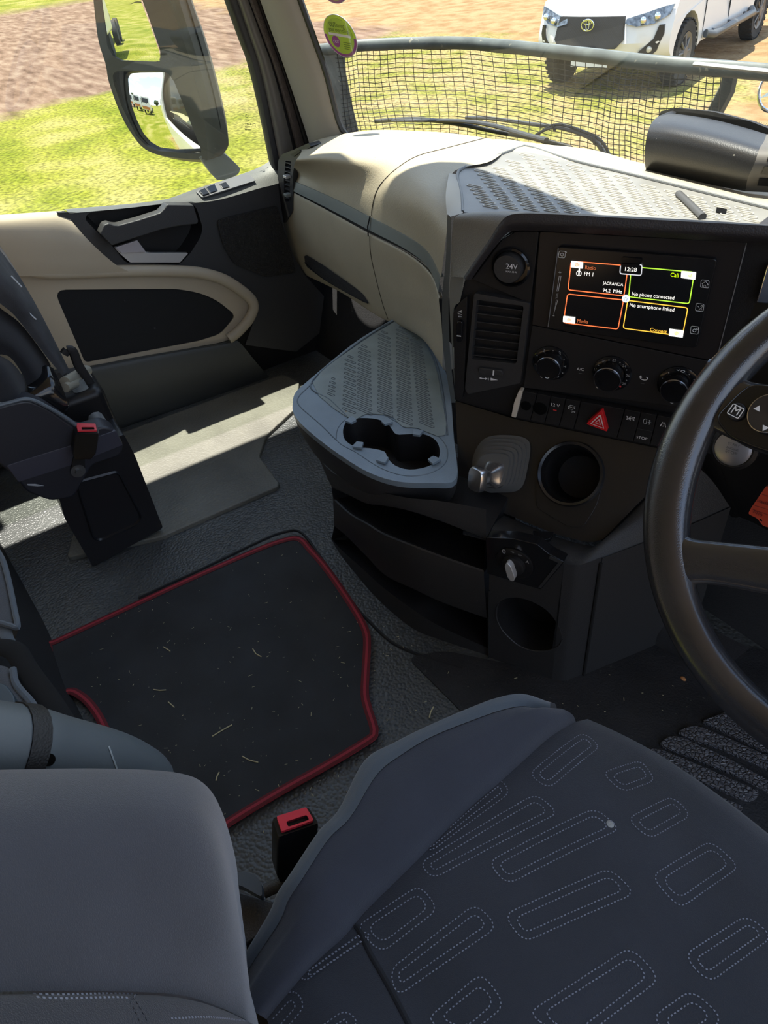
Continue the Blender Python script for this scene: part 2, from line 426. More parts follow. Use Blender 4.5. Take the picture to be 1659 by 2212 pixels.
for j in range(NY):
    y = .06 - 1.86 * j / (NY - 1); k = abs(y + .87) / .93; r = []
    for (x, z) in PR:
        if x > .45: x -= .26 * k ** 2.6 * min(1, (x - .45) / .3)
        ins = 0.0
        if z > 1.1: ins = min(.24, (z - 1.1) * .36 + .05)
        yy = y + (ins if y < -.87 else -ins) * k
        if z > 1.1 and x > -.5: z = 1.1 + (z - 1.1) * (1 - .3 * k * k)
        r.append(V((x, yy, z)))
    rows.append(r)
g.grid(rows, cu=True); n = len(PR); g.f.append(list(range(n))); g.f.append([(NY - 1) * n + i for i in reversed(range(n))])
body = g.build('body', WHITE, pk, local=True, ang=30)
def fx(y, base=.905): return base - .26 * (abs(y + .87) / .93) ** 2.6
def front(g, pts, d=.012, th=-.03):
    ps = [V((fx(y, .862 - max(0, z - .78) * .4 + (.04 * (1 - abs(z - .62) / .16) if abs(z - .62) < .16 else 0)) + d, y, z)) for y, z in pts]
    g.prism(ps, V((th, 0, 0)))
def hexa(y0, y1, z0, z1, c):
    o_ = [(y0, z0 + c), (y0 + c, z0), (y1 - c, z0), (y1, z0 + c), (y1 - c * .4, z1), (y0 + c * .4, z1)]
    q = []
    for i in range(6):
        a, b = o_[i], o_[(i + 1) % 6]
        for j in range(6): q.append((a[0] + (b[0] - a[0]) * j / 6, a[1] + (b[1] - a[1]) * j / 6))
    return q
g = G(); front(g, hexa(-1.44, -.46, .57, .91, .09), .045, -.09); gr = g.build('grille', GRIL, pk, local=True)
g = G(); front(g, hexa(-1.30, -.50, .45, .52, .03), .0, -.03); g.build('lower_intake', mat('dark_intake', (.10, .09, .08), .6), pk, local=True)
g = G()
ec = V((fx(-.95) + .012, -.95, .83)); A, B = V((0, 1, 0)), V((0, 0, 1))
g.tube(circ(ec, A, B, .085, 32, .062), .009, 6, closed=True)
g.tube(circ(ec + B * .028, A, B, .052, 24, .024), .007, 6, closed=True)
g.tube(circ(ec + B * .004, A, B, .022, 24, .054), .007, 6, closed=True)
g.build('emblem', CHROME, pk, local=True)
LENS = mat('headlight_lens', (.16, .18, .20), .08, metal=.5, var=(22, .6))
for sgn, nm in ((1, 'headlight'), (-1, 'headlight')):
    g = G(); yc = -.87
    pts = [(.40 * sgn, .835), (.55 * sgn, .80), (.74 * sgn, .82), (.88 * sgn, .90), (.905 * sgn, 1.0), (.80 * sgn, .985), (.6 * sgn, .93), (.41 * sgn, .885)]
    ps = [V((fx(yc + y, .895 - (z - .8) * .4) + .01 + (.0 if abs(y) < .8 else -.01), yc + y, z)) for y, z in rnd([V((a, b, 0)) for a, b in pts], .03) for y, z in [(y, z)] ] if False else \
         [V((fx(yc + a, .885 - (b - .8) * .42) + .014, yc + a, b)) for a, b in pts]
    g.prism(ps, V((-.04, 0, 0))); hl = g.build('headlight', LENS, pk, local=True)
    for a_, z_ in ((.62, .865), (.77, .90)):
        g = G(); g.sphere(V((fx(yc + a_ * sgn) - .005, yc + a_ * sgn, z_)), .042, 10); g.build('lamp', CHROME, hl, local=True)
    g = G(); pts = [(.60, .46), (.70, .44), (.80, .52), (.86, .70), (.85, .80), (.80, .80), (.76, .66), (.60, .52)]
    g.prism([V((fx(yc + a * sgn, .895 - abs(b - .63) * .1) + .014, yc + a * sgn, b)) for a, b in pts], V((-.05, 0, 0)))
    fs = g.build('fog_lamp_surround', mat('black_trim', (.02, .02, .02), .4), pk, local=True)
    g = G(); g.lathe(V((fx(yc + .72 * sgn) - .03, yc + .72 * sgn, .545)), V((1, 0, 0)), [(.035, 0), (.035, .03), (.02, .04), (0, .042)], 16)
    g.build('fog_lamp', mat('lamp_glass', (.5, .48, .4), .15), fs, local=True)
for (x, y, s_) in ((0, -.02, 1), (-3.3, -.02, 1), (0, -1.72, -1), (-3.3, -1.72, -1)):
    g = G(); c_ = V((x, y, .38))
    g.lathe(c_ - V((0, .12 * s_, 0)), V((0, s_, 0)), [(.24, 0), (.36, .0), (.385, .03), (.385, .18), (.36, .21), (.25, .20), (.22, .17)], 40)
    for i in range(30):
        a = 2 * PI * i / 30; R = Matrix.Rotation(-a, 3, 'Y')
        g.box(c_ + V((.383 * math.cos(a), -.015 * s_ * 0, .383 * math.sin(a))), (.016, .19, .045), R)
    w_ = g.build('wheel', TYRE, pk, local=True)
    g = G(); g.lathe(c_ + V((0, .045 * s_, 0)), V((0, s_, 0)), [(.235, 0), (.24, .04), (.215, .03), (.16, .0), (.08, .015), (.07, .05), (0, .055)], 32)
    for i in range(8):
        a = 2 * PI * i / 8; g.tube([c_ + V((.07 * math.cos(a), .075 * s_, .07 * math.sin(a))), c_ + V((.21 * math.cos(a), .06 * s_, .21 * math.sin(a)))], .018, 6)
    g.build('rim', HUB, w_, local=True)
g = G(); g.tube([V((-.62, .10, .50)), V((-.75, .17, .47)), V((-2.5, .17, .47)), V((-2.63, .10, .50))], .05, 12)
for x in (-1.0, -1.7, -2.4): g.tube([V((x, .17, .47)), V((x, -.02, .5))], .02, 6)
g.build('side_step', mat('grey_step_tube', (.07, .075, .08), .35), pk, local=True)
g = G(); g.prism([V((-.66, 0.0, 1.2)), V((-1.27, 0.0, 1.66)), V((-1.62, 0, 1.70)), V((-1.62, 0, 1.2))], V((0, -.06, 0)))
g.prism([V((-1.70, 0.0, 1.2)), V((-1.70, 0, 1.70)), V((-2.4, 0, 1.68)), V((-2.75, 0, 1.2))], V((0, -.06, 0))); g.build('side_window', DGLS, pk, local=True)
g = G(); g.prism([V((-.60, -.14, 1.20)), V((-.60, -1.60, 1.20)), V((-1.22, -1.48, 1.70)), V((-1.22, -.26, 1.70))], V((.03, 0, .03))); g.build('windscreen', DGLS, pk, local=True)
g = G(); g.prism([V((.885, -1.16, .355)), V((.885, -.64, .355)), V((.885, -.64, .46)), V((.885, -1.16, .46))], V((.01, 0, 0))); g.build('number_plate', mat('plate_white', (.6, .6, .58), .5), pk, local=True)
for a in (-.60, -1.66):
    g = G(); g.box(V((a, .052, .82)), (.008, .02, .74)); g.build('door_gap', mat('dark_gap', (.02, .02, .02), .8), pk, local=True)
g = G(); g.box(V((-1.45, .075, 1.0)), (.16, .03, .03)); g.build('door_handle', WHITE, pk, local=True, bevel=.01)

# ---- mesh stone guard in front of the windscreen ----
GUARD = mat('painted_guard_steel', (.10, .115, .11), .45, speck=(60, .68, (.28, .27, .22)), var=(20, .3))
top = chain([W(690, 108, x=-2.06), W(800, 97, z=.835), W(1000, 93, z=.835), W(1250, 117, z=.835), W(1400, 135, z=.835), W(1560, 148, z=.83), W(1700, 160, z=.83)], 40)
sg = thing('stone_guard', V((-1.2, 1.5, .3)), 'curved wire mesh stone guard with a steel top rail outside the windscreen', 'guard')
g = G(); g.tube(top, (.013, .0145), 10, flat=V((0, 0, 1))); g.build('top_rail', GUARD, sg)
bl = W(770, 280, x=-2.02); lft = [W(690, 108, x=-2.06), W(722, 200, x=-2.055), W(760, 272, x=-2.04), W(800, 380, x=-2.03)]
g = G(); g.prism([W(u, v, x=-2.05) for u, v in ((650, 104), (744, 106), (748, 160), (762, 230), (786, 330), (700, 330), (690, 240), (670, 160))], V((-.01, .004, 0))); g.build('side_post', GUARD, sg, bevel=.002)
g = G(); mid = [W(1580, 150, z=.82), W(1572, 190, y=1.43), W(1535, 260, y=1.45), W(1480, 380, y=1.47)]
g.tube(mid, [(.010, .018)] * 4, 8, flat=V((1, 0, 0))); g.build('brace', GUARD, sg)
g = G(); NB = 13
wires = []
bot = [p + V((0, 0.0, -.42)) + V((.0, .03, 0)) for p in top]
up_ = [p + V((.0, .004, -.012)) for p in top]
def gp(s, t):
    i = min(int(s * 39), 38); f = s * 39 - i
    a = up_[i].lerp(up_[i + 1], f); b = bot[i].lerp(bot[i + 1], f); q = a.lerp(b, t)
    return q + V((0, .006 * math.sin(t * 9 + s * 14), .002 * math.sin(s * 60 + t * 5)))
LEN = sum((top[i + 1] - top[i]).length for i in range(39)); nvw = int(LEN * .80 / .0205)
for i in range(nvw):
    s0 = .035 + .80 * i / (nvw - 1)
    g.tube([gp(s0, t / 6) for t in range(7)], .0009, 5, caps=False)
for k in range(37):
    g.tube([gp(.035 + .80 * i / 30, k / 37 + .005) + V((0, .0025, 0)) for i in range(31)], .0009, 5, caps=False)
g.build('wire_mesh', mat('galvanised_wire', (.04, .04, .036), .5), sg)
g = G(); g.tube([W(1500, 138, z=.845), W(1580, 146, z=.845), W(1700, 158, z=.845)], [(.006, .004)] * 3, 6, flat=V((0, 0, 1))); g.build('rail_cap', mat('worn_steel', (.3, .31, .3), .4), sg)

# emblem ring on the truck's nose beyond the guard
st = thing('star_emblem', W(1672, 195, y=1.6), 'silver three-pointed star in a ring at the right edge beyond the guard', 'emblem')
c_ = W(1678, 195, y=1.6); A, B = V((1, 0, 0)), V((0, .2, 1)).normalized()
g = G(); g.tube(circ(c_, A, B, .040, 36), .004, 8, closed=True); g.build('ring', CHROME, st)
g = G()
for k in range(3):
    a = PI / 2 + 2 * PI * k / 3; d = A * math.cos(a) + B * math.sin(a); sd = A * -math.sin(a) + B * math.cos(a)
    g.prism([c_ + d * .038, c_ + sd * .007, c_ - sd * .007], V((0, -.004, 0)))
g.build('star', CHROME, st)

# ---- parked trucks behind (seen in the mirrors) and trees ----
def parked(x, y, rz, lab):
    t_ = thing('parked_truck', V((x, y, ZG)), lab, 'truck', 'trucks parked behind', rz=rz)
    g = G(); g.box(V((0, 0, 2.05)), (2.3, 2.5, 2.5)); g.build('cab', WHITE, t_, local=True, bevel=.15)
    g = G(); g.box(V((1.16, 0, 2.5)), (.06, 2.1, .85)); g.build('windscreen', DGLS, t_, local=True)
    g = G(); g.box(V((1.17, 0, 1.2)), (.08, 2.4, .5)); g.build('bumper', mat('orange_bumper', (.45, .17, .04), .5), t_, local=True)
    g = G(); g.box(V((-4.2, 0, .95)), (6.4, .9, .3)); g.build('chassis', BLK2, t_, local=True)
    for a in (0, -3.8, -5.2):
        for b in (-1.0, 1.0):
            g = G(); g.lathe(V((a, b - .15, .5)), V((0, 1, 0)), [(.3, 0), (.5, 0), (.5, .3), (.3, .3)], 20); g.build('wheel', TYRE, t_, local=True)
    return t_
parked(-6.0, -17, PI / 2, 'white truck with orange bumper parked on the grass, nearest in the door mirrors')
parked(-10.5, -21, PI / 2, 'second white parked truck, farther left in the door mirrors')
parked(-17, -27, PI / 2, 'third white parked truck, farthest away in the door mirrors')
LEAF = mat('dark_foliage', (.035, .055, .02), .9, bump=('noise', 6, .3, 1), var=(.8, .5))
for i in range(7):
    x = -62 + i * 9.3 + random.uniform(-2, 2); y = -62 - random.uniform(0, 18)
    t_ = thing('tree', V((x, y, ZG)), 'dark tree on the horizon reflected in the door mirror', 'tree', 'trees on the horizon')
    g = G(); g.tube([V((x, y, ZG)), V((x + .2, y, ZG + 2.5))], [.25, .15], 8); g.build('trunk', mat('bark', (.08, .06, .04), .9), t_)
    g = G()
    for k in range(9): g.sphere(V((x + random.uniform(-2.5, 2.5), y + random.uniform(-2, 2), ZG + 3.2 + random.uniform(-.8, 1.6))), random.uniform(1.2, 2.1), 8)
    g.build('crown', LEAF, t_)

# =====================================================================
# CAB SHELL
# =====================================================================
XG = -2.03                                    # plane of the passenger door glass
WSM = glass_mat('windscreen_glass', (.93, .95, .90)); SGM = glass_mat('side_glass', (.93, .95, .91))
# windscreen: leans back, curved in plan
base = [V((-1.80, .93, .70))] + [W(u, v, z=.735) for u, v in ((800, 283), (930, 284), (1123, 311), (1334, 351), (1659, 424))]
lastd = (base[-1] - base[-2]).normalized()
base = [q + V((0, .03, 0)) for q in base]
base += [V((-.35, 1.26, .735)), V((.2, 1.27, .735)), V((.75, 1.22, .735))]
wsb = chain(base, 30)
def wtop(p, z=1.78): return V((p.x * .985, p.y - .30 * (z - .735), z))
g = G(); g.grid([[p.lerp(wtop(p), t / 6) for p in wsb] for t in range(7)])
tag(g.build('window_1', WSM), kind='structure')
# unseen ceiling, its left front edge pushed forward to shade the dashboard
wt = [wtop(p) for p in wsb]
g = G(); g.prism([V((-2.02, -1.5, 1.80))] + [V((-2.02, wt[0].y + .06, 1.80))] + [V((p.x, p.y + .10 * max(0, min(1, (-1.0 - p.x) / .4)), 1.80)) for p in wt if p.x < .52] + [V((.53, wt[-1].y, 1.80)), V((.53, -1.5, 1.80))], V((0, 0, .05)))
tag(g.build('ceiling', mat('light_headlining', (.5, .47, .42), .9)), kind='structure')
# side glass: plane x = XG bounded by the door frame
fr = [W(u, v, x=XG) for u, v in ((484, 0), (510, 70), (538, 152), (560, 245), (579, 339))]
dirU = (fr[0] - fr[1]).normalized(); fr = [fr[0] + dirU * ((1.42 - fr[0].z) / dirU.z)] + fr
sill = [W(u, v, x=XG) for u, v in ((578, 352), (549, 367), (422, 409), (350, 434), (270, 444), (139, 455), (0, 464))]
outl = [V((XG, -.62, 1.42))] + fr + sill + [V((XG, -.62, sill[-1].z + .01))]
g = G(); g.prism(outl, V((-.004, 0, 0))); tag(g.build('window_2', SGM), kind='structure')
# lettering etched in the corner of the side glass
g = G(); X1 = XG + .0015
def wx(u, v): return W(u, v, x=X1)
up = V((0, 0, 1))
etch = thing('glass_marking', wx(540, 280), 'tiny etched safety marking low on the passenger door glass', 'marking')
g.tube(circ(wx(533, 250), V((0, 1, 0)), V((0, 0, 1)), .0042, 20), .0005, 4, closed=True)
for k in range(3):
    a = PI / 2 + 2 * PI * k / 3; g.tube([wx(533, 250), wx(533, 250) + V((0, math.cos(a), math.sin(a))) * .0042], .0004, 4)
g.tube(circ(wx(549, 271), V((0, 1, 0)), V((0, 0, 1)), .0042, 20), .0004, 4, closed=True)
for i, (v_, u0, u1, tx) in enumerate(((259, 531, 538, 'e1'), (268, 530, 543, 'TEMPERED'), (274, 529, 545, '43R 00'), (280, 529, 544, 'DOT M2'))):
    n_ = 3 + i
    for k in range(n_): ribbon(g, [wx(u0 + (u1 - u0) * k / n_, v_), wx(u0 + (u1 - u0) * (k + .6) / n_, v_)], .0022, V((1, 0, 0)), .0002)
g.build('etched_print', mat('etched_grey', (.05, .06, .04), .8), etch)

# rubber floor of the cab
g = G(); g.grid([[V((x, y, 0)) for x in (-2.06, -1.2, -.6, .1, .9)] for y in (-.9, -.2, .3, .7, 1.3)])
tag(g.build('floor', RUB), kind='structure')
# exterior flank of the cab and the door skin (white, reflected in the mirrors)
g = G(); g.box(V((-2.13, -1.15, .25)), (.06, 1.05, 3.0)); g.box(V((-2.13, .1, -.25)), (.06, 1.45, 1.6)); g.box(V((-2.12, -.9, 1.62)), (.05, 1.2, .5))
tag(g.build('wall_left', WHITE, bevel=.02), kind='structure')
# rear wall and the wall behind the open driver's door
g = G(); g.box(V((-.75, -1.50, .9)), (2.62, .06, 1.85)); tag(g.build('wall_back', mat('beige_rear_trim', (.30, .26, .20), .8)), kind='structure')
g = G(); g.box(V((.56, -1.02, .9)), (.06, 1.0, 1.85)); tag(g.build('wall_right', mat('beige_rear_trim', (0, 0, 0))), kind='structure')
# firewall under the dashboard and in the footwells
g = G(); g.prism([V((-2.04, .86, -.02)), V((-2.04, 1.02, .60)), V((-1.5, 1.12, .66)), V((-.4, 1.18, .66)), V((.9, 1.2, .66)), V((.9, 1.05, -.02))], V((0, .03, 0)))
tag(g.build('wall_front', mat('dark_firewall_mat', (.016, .016, .017), .9, bump=('noise', 400, .002, .6))), kind='structure')

# =====================================================================
# PASSENGER DOOR
# =====================================================================
dr = thing('door_1', V((-2.0, .3, 0)), kind='structure')
XD = -1.985
def px(pts, x): return [W(u, v, x=x) for u, v in pts]
# beige skin: upper roll standing proud, lower field set back
r0 = px([(-60, 468), (0, 464), (60, 460), (110, 456.5), (139, 455)], XG + .004)
r1 = px([(-60, 474), (0, 470), (60, 467), (120, 466), (152, 474)], -1.965)
r2 = px([(-60, 500), (0, 500), (60, 503), (140, 512), (196, 524)], -1.945)
r3 = px([(-60, 560), (0, 560), (70, 562), (160, 568), (248, 570)], -1.945)
r4 = px([(-60, 596), (0, 596), (80, 597), (180, 596), (285, 590)], -1.95)
ext = lambda r, dz=0: [r[0] + V((0, -.55, dz)), r[0] + V((0, -.25, dz * .5))] + r
g = G(); g.loft([ext(r) for r in (r0, r1, r2, r3, r4)], 40, 22)
g.build('upper_trim', BEIGE2, dr)
# lower beige field with the rising wing round the handle
hole = rnd(px([(116, 626), (380, 624), (430, 632), (468, 648), (510, 682), (477, 722), (430, 737), (184, 784)], -1.975), [.03, 0.02, .03, .04, .02, .02, 0.01, .012])
fld = px([(-40, 596), (60, 597), (285, 590), (300, 588), (392, 589), (440, 594), (487, 608), (549, 652), (546, 683), (519, 717), (500, 733), (470, 741), (188, 792), (100, 800)], -1.975) + [V((-1.975, -.55, .30)), V((-1.975, -.55, .55))]
fld[0] = fld[0] + V((0, 0, .001)); g = G(); g.prism(fld, V((-.02, 0, 0)), [hole]); g.build('lower_trim', BEIGE2, dr)
g = G(); g.prism([p + V((-.004, 0, 0)) for p in hole], V((-.012, 0, 0))); g.build('carpet_inset', mat('black_door_carpet', (.009, .0095, .011), .95, bump=('noise', 900, .001, .6), speck=(38, .74, (.08, .08, .085))), dr)
# raised lip that curls round the front of the beige wing
lip = chain([W(-40, 592, x=-1.962) + V((0, -.5, 0))] + px([(-40, 592), (120, 590), (285, 585), (392, 586), (445, 592), (495, 610), (545, 650), (541, 684), (515, 716), (494, 732)], -1.962), 60)
g = G(); g.tube(lip, [(.016, .013)] * 60, 12, flat=V((1, 0, 0))); g.build('armrest_lip', BEIGE2, dr)
# grey-black lower panel
r0 = px([(188, 791), (280, 774), (380, 757), (470, 742), (502, 733)], -1.972)
r1 = px([(192, 803), (285, 786), (385, 768), (475, 753), (520, 742)], -1.955)
r2 = px([(215, 850), (300, 838), (390, 822), (480, 806), (560, 790)], -1.958)
r3 = px([(250, 912), (330, 892), (400, 875), (480, 856), (600, 830)], -1.985)
r4 = px([(253, 928), (330, 903), (439, 872), (520, 850), (640, 822)], -2.0)
bt = [V((-1.985, -.55, .08)), V((-1.985, -.15, .08))]
r0 = [V((-1.972, -.5, .30)), V((-1.972, -.15, .30))] + r0; r1 = [V((-1.955, -.5, .28)), V((-1.955, -.15, .28))] + r1; r2 = [V((-1.958, -.5, .20)), V((-1.958, -.15, .20))] + r2
r3 = [V((-1.985, -.5, .06)), V((-1.985, -.15, .06))] + r3; r4 = [V((-2.0, -.5, .02)), V((-2.0, -.15, .02))] + r4
g = G(); g.loft([r0, r1, r2, r3, r4], 34, 20); g.build('lower_panel', mat('dark_green_grey_plastic', (.05, .053, .05), .55, bump=('voronoi', 500, .0006, .3)), dr)
# black handle trim: top ledge, face with a deep recess, speaker field
recess = rnd(px([(183, 474), (190, 460), (215, 456), (350, 441), (364, 439), (415, 440), (425, 450), (438, 492), (433, 513), (412, 546), (389, 571), (272, 568), (247, 536), (215, 506)], -1.965), .012)
face = px([(122, 459), (153, 461), (270, 450), (350, 440), (415, 436), (434, 440), (500, 424), (563, 406), (600, 396), (606, 440), (614, 490), (632, 548), (657, 592), (700, 640), (690, 720), (640, 760), (530, 745), (546, 700), (549, 652), (500, 612), (450, 594), (392, 588), (285, 587), (262, 590), (228, 570), (180, 520)], -1.965)
g = G(); g.prism(face, V((-.012, 0, 0)), [recess]); g.build('handle_trim', CHAR, dr)
c0 = sum(recess, V()) / len(recess)
g = G(); g.grid([[p for p in recess], [p + V((-.02, 0, 0)) + (c0 - p) * .03 for p in recess], [p + V((-.05, 0, 0)) + (c0 - p) * .10 for p in recess]], cu=True)
k = len(recess); g.f.append([2 * k + i for i in range(k)]); g.build('handle_recess', BLK, dr, ang=60)
l0 = px([(132, 454), (270, 443), (350, 433), (422, 408), (480, 390), (549, 366), (580, 349), (597, 330)], XG + .006)
l1 = px([(150, 461), (270, 450), (350, 441), (424, 438), (480, 430), (560, 407), (585, 401), (602, 396)], -1.964)
lm = [a.lerp(b, .55) + V((.0, 0, .006)) for a, b in zip(l0, l1)]
g = G(); g.loft([l0, lm, l1], 40, 9); ldg = g.build('top_ledge', mat('grey_black_ledge', (.085, .088, .085), .5, bump=('voronoi', 520, .0006, .35)), dr)
# window switches sit on the ledge
TL = bvh(ldg)
def onl(u, v, off): return on(TL, u, v, off) or W(u, v, x=-1.99)
sp_ = [onl(u, v, .003) for u, v in ((423, 418), (462, 401), (527, 381), (538, 381), (552, 394), (437, 431))]
nn = (sp_[1] - sp_[0]).cross(sp_[5] - sp_[0]).normalized(); nn = nn if nn.z > 0 else -nn
g = G(); g.prism(rnd(sp_, .003), nn * .004); g.build('switch_plate', mat('grey_switch_plate', (.12, .12, .125), .35), dr, bevel=.0008)
for qs in (((430, 419), (443, 413), (452, 424), (438, 428)), ((445, 412), (464, 405), (470, 418), (454, 423)), ((474, 405), (488, 400), (496, 410), (481, 414))):
    g = G(); g.prism([onl(u, v, .006) for u, v in qs], nn * .005); g.build('window_switch', GLOSS, dr, bevel=.001)
# pull bar across the recess
bar = px([(216, 505), (225, 486), (236, 482), (244, 486), (256, 487), (300, 475), (346, 460), (357, 449), (361, 442), (418, 443), (429, 477), (427, 484), (390, 488), (353, 495), (300, 512), (241, 531)], -1.925)
g = G(); g.prism(rnd(bar, .004, 3), V((-.035, 0, 0))); g.build('pull_handle', CHAR, dr, bevel=.003)
# chrome release lever
g = G(); g.prism(rnd(px([(248, 536), (297, 520), (313, 545), (328, 547), (407, 547), (389, 567), (281, 567), (259, 548)], -1.955), .003, 3), V((-.012, 0, 0)))
g.build('release_lever', SILV, dr, bevel=.002)
g = G(); g.prism(px([(248, 535), (297, 519), (316, 545), (262, 547)], -1.95), V((-.006, 0, 0))); g.build('lever_plate', mat('pale_lever_plate', (.45, .42, .44), .35, metal=.3), dr, bevel=.0015)
# loudspeaker grille
gr_ = rnd(px([(469, 478), (480, 472), (540, 458), (600, 444), (612, 490), (630, 545), (640, 590), (575, 600), (505, 570), (482, 530)], -1.957), .012)
g = G(); g.prism(gr_, V((-.008, 0, 0))); g.build('speaker_grille', mat('perforated_grille', (.022, .021, .021), .6, bump=('cells', 260, .003, 1.0)), dr, bevel=.002)

g = G(); g.grid([[V((-2.025, y, z)) for y in (-.62, 0, .5, 1.0)] for z in (0.0, .3, .575)]); g.build('inner_panel', BLK, dr)
# sill plate between the door and the floor
g = G(); g.prism(rnd([W(u, v, z=.006) for u, v in ((258, 938), (350, 912), (358, 922), (450, 890), (440, 878), (530, 850), (545, 862), (470, 905), (380, 935), (262, 962))], .004), V((0, 0, -.02)))
tag(g.build('sill_plate', BLK2, bevel=.003), 'black plastic step plate along the foot of the passenger door', 'sill plate')

# =====================================================================
# A-PILLAR and door frame seals
# =====================================================================
def stripe(name, left, right, xl, xr, m, bulge=.0, parent=None, rows_=None):
    """left/right: three pixel points bottom -> top of the picture, then carried on up to the roof"""
    a = [W(u, v, x=xl) for u, v in left]; b = [W(u, v, x=xr) for u, v in right]
    for q in (a, b):
        d = (q[-1] - q[-2]).normalized(); q.append(q[-1] + d * ((1.79 - q[-1].z) / d.z))
    a = chain(a, 16); b = chain(b, 16); g = G(); rows = []
    for p, q in zip(a, b):
        n_ = V((.8, -.6, 0)); rows.append([p.lerp(q, t / 6) + n_ * (bulge * math.sin(PI * t / 6)) for t in range(7)])
    g.grid(rows); return g.build(name, m, parent)
pl = thing('trim_1', V((-1.9, .85, .62)), kind='structure')
stripe('glass_rubber', [(590, 400), (579, 339), (538, 152), (484, 0)], [(612, 400), (600, 339), (562, 152), (512, 0)], XG + .004, -1.985, mat('black_rubber_seal', (.02, .019, .018), .55), .018, pl)
stripe('frame_trim', [(612, 400), (600, 330), (562, 152), (512, 0)], [(633, 330), (630, 308), (590, 152), (536, 0)], -1.985, -1.965, mat('grey_brown_frame', (.11, .10, .09), .45), .012, pl)
stripe('dark_channel', [(633, 345), (630, 308), (590, 152), (534, 0)], [(640, 345), (637, 308), (594, 152), (539, 0)], -1.965, -1.962, mat('black_channel', (.012, .012, .012), .8), -.006, pl)  # black seam between the frame trim and the woven seal
stripe('woven_seal', [(640, 345), (637, 308), (594, 152), (538, 0)], [(660, 345), (656, 308), (609, 152), (554, 0)], -1.962, -1.955, mat('woven_door_seal', (.10, .08, .07), .95, bump=('noise', 420, .003, 1.0)), .010, pl)
stripe('seal_edge', [(660, 345), (656, 308), (609, 152), (554, 0)], [(670, 345), (667, 308), (616, 152), (562, 0)], -1.955, -1.95, mat('black_rubber_seal', (0, 0, 0)), .004, pl)
stripe('seal_backing', [(588, 400), (583, 339), (545, 152), (492, 0)], [(690, 345), (686, 308), (630, 152), (578, 0)], -2.012, -1.992, mat('black_channel', (0, 0, 0)), .0, pl)
A0 = [W(u, v, x=-1.95) for u, v in ((670, 345), (667, 306), (616, 152), (562, 0))]
d_ = (A0[-1] - A0[-2]).normalized(); A0.append(A0[-1] + d_ * ((1.79 - A0[-1].z) / d_.z))
B0 = [W(790, 296, x=-1.70), W(735, 284, x=-1.755), W(696, 152, x=-1.775), W(642, 0, x=-1.79)]
d_ = (B0[-1] - B0[-2]).normalized(); B0.append(B0[-1] + d_ * ((1.79 - B0[-1].z) / d_.z))
a_, b_ = chain(A0, 20), chain(B0, 20); g = G()
g.grid([[p.lerp(q, t / 10) + V((.55, -.8, 0)) * (.035 * math.sin(PI * t / 10) ** .7) for t in range(11)] for p, q in zip(a_, b_)])
g.build('pillar_cover', PILLAR, pl)
g = G(); g.tube([q + V((.004, .006, 0)) for q in b_], .007, 6); g.build('glass_edge_band', mat('ceramic_black', (.006, .006, .006), .4), pl)

# =====================================================================
# PASSENGER DASHBOARD
# =====================================================================
db = thing('dashboard', V((-1.4, .95, .37)), 'beige passenger side dashboard with grey trim strip under the windscreen', 'dashboard')
ZT = .74
rowA = [W(669, 314, z=.672), W(715, 298, z=.69), W(811, 283, z=.715)] + [W(u, v, z=.735) for u, v in ((919, 285), (1008, 292), (1123, 311))]
rowA2 = [p + V((0, -.02, .003)) for p in rowA]
rowM = [W(u, v, z=z) for u, v, z in ((650, 331, .685), (715, 320, .71), (811, 318, .73), (910, 322, .742), (985, 330, .746), (1060, 348, .748))]
rowB = [W(u, v, z=z) for u, v, z in ((638, 349, .675), (700, 345, .70), (790, 352, .718), (870, 360, .728), (925, 368, .735), (975, 376, .74))]
rowC1 = [W(u, v, y=y) for u, v, y in ((634, 368, .835), (690, 385, .815), (770, 405, .80), (860, 425, .77), (920, 450, .735), (966, 490, .70))]
rowC = [W(u, v, y=y) for u, v, y in ((632, 389, .83), (715, 425, .81), (802, 469, .785), (885, 513, .755), (926, 546, .735), (953, 599, .70))]
g = G(); g.loft([rowA, rowA2, rowM, rowB, rowC1, rowC], 40, 34)
tp = g.build('top_pad', BEIGE, db, ang=80)
rowD = [W(u, v, y=y) for u, v, y in ((632, 420, .825), (710, 461, .807), (796, 507, .782), (880, 550, .755), (932, 594, .735), (951, 645, .70))]
cs, ds = chain(rowC, 40), chain(rowD, 40); ms_ = [a.lerp(b, .64) + V((.002, -.006, 0)) for a, b in zip(cs, ds)]
g = G(); g.grid([[q + V((0, .006, 0)) for q in cs], [a + V((0, -.003, 0)) for a in cs], ms_]); g.build('trim_strip', GREYT, db)
g = G(); g.grid([ms_, [p.lerp(q, .12) + V((0, .009, 0)) for p, q in zip(ms_, ds)], [q + V((0, .007, 0)) for q in ds]]); g.build('strip_groove', mat('dark_strip_base', (.03, .032, .034), .45), db)  # dark, slightly recessed lower part of the trim strip
rowE0 = [p + V((0, -.003, 0)) for p in rowD]
rowE1 = [W(u, v, y=y) for u, v, y in ((612, 484, .83), (690, 525, .81), (793, 560, .785), (870, 590, .76), (930, 625, .735), (953, 690, .70))]
rowE2 = [W(u, v, y=y) for u, v, y in ((628, 545, .84), (715, 580, .82), (800, 622, .795), (868, 650, .765), (925, 680, .735), (957, 750, .70))]
rowE3 = [W(u, v, y=y) for u, v, y in ((655, 592, .86), (737, 632, .84), (811, 680, .815), (862, 703, .785), (915, 735, .745), (960, 800, .705))]
rowE4 = [p + V((0, .05, -.004)) for p in rowE3]
g = G(); g.loft([[p + V((0, .008, 0)) for p in rowE0], rowE0, rowE1, rowE2, rowE3, rowE4], 40, 30); gb = g.build('glovebox_lid', BEIGE, db, ang=80)
TD = bvh(tp, gb)
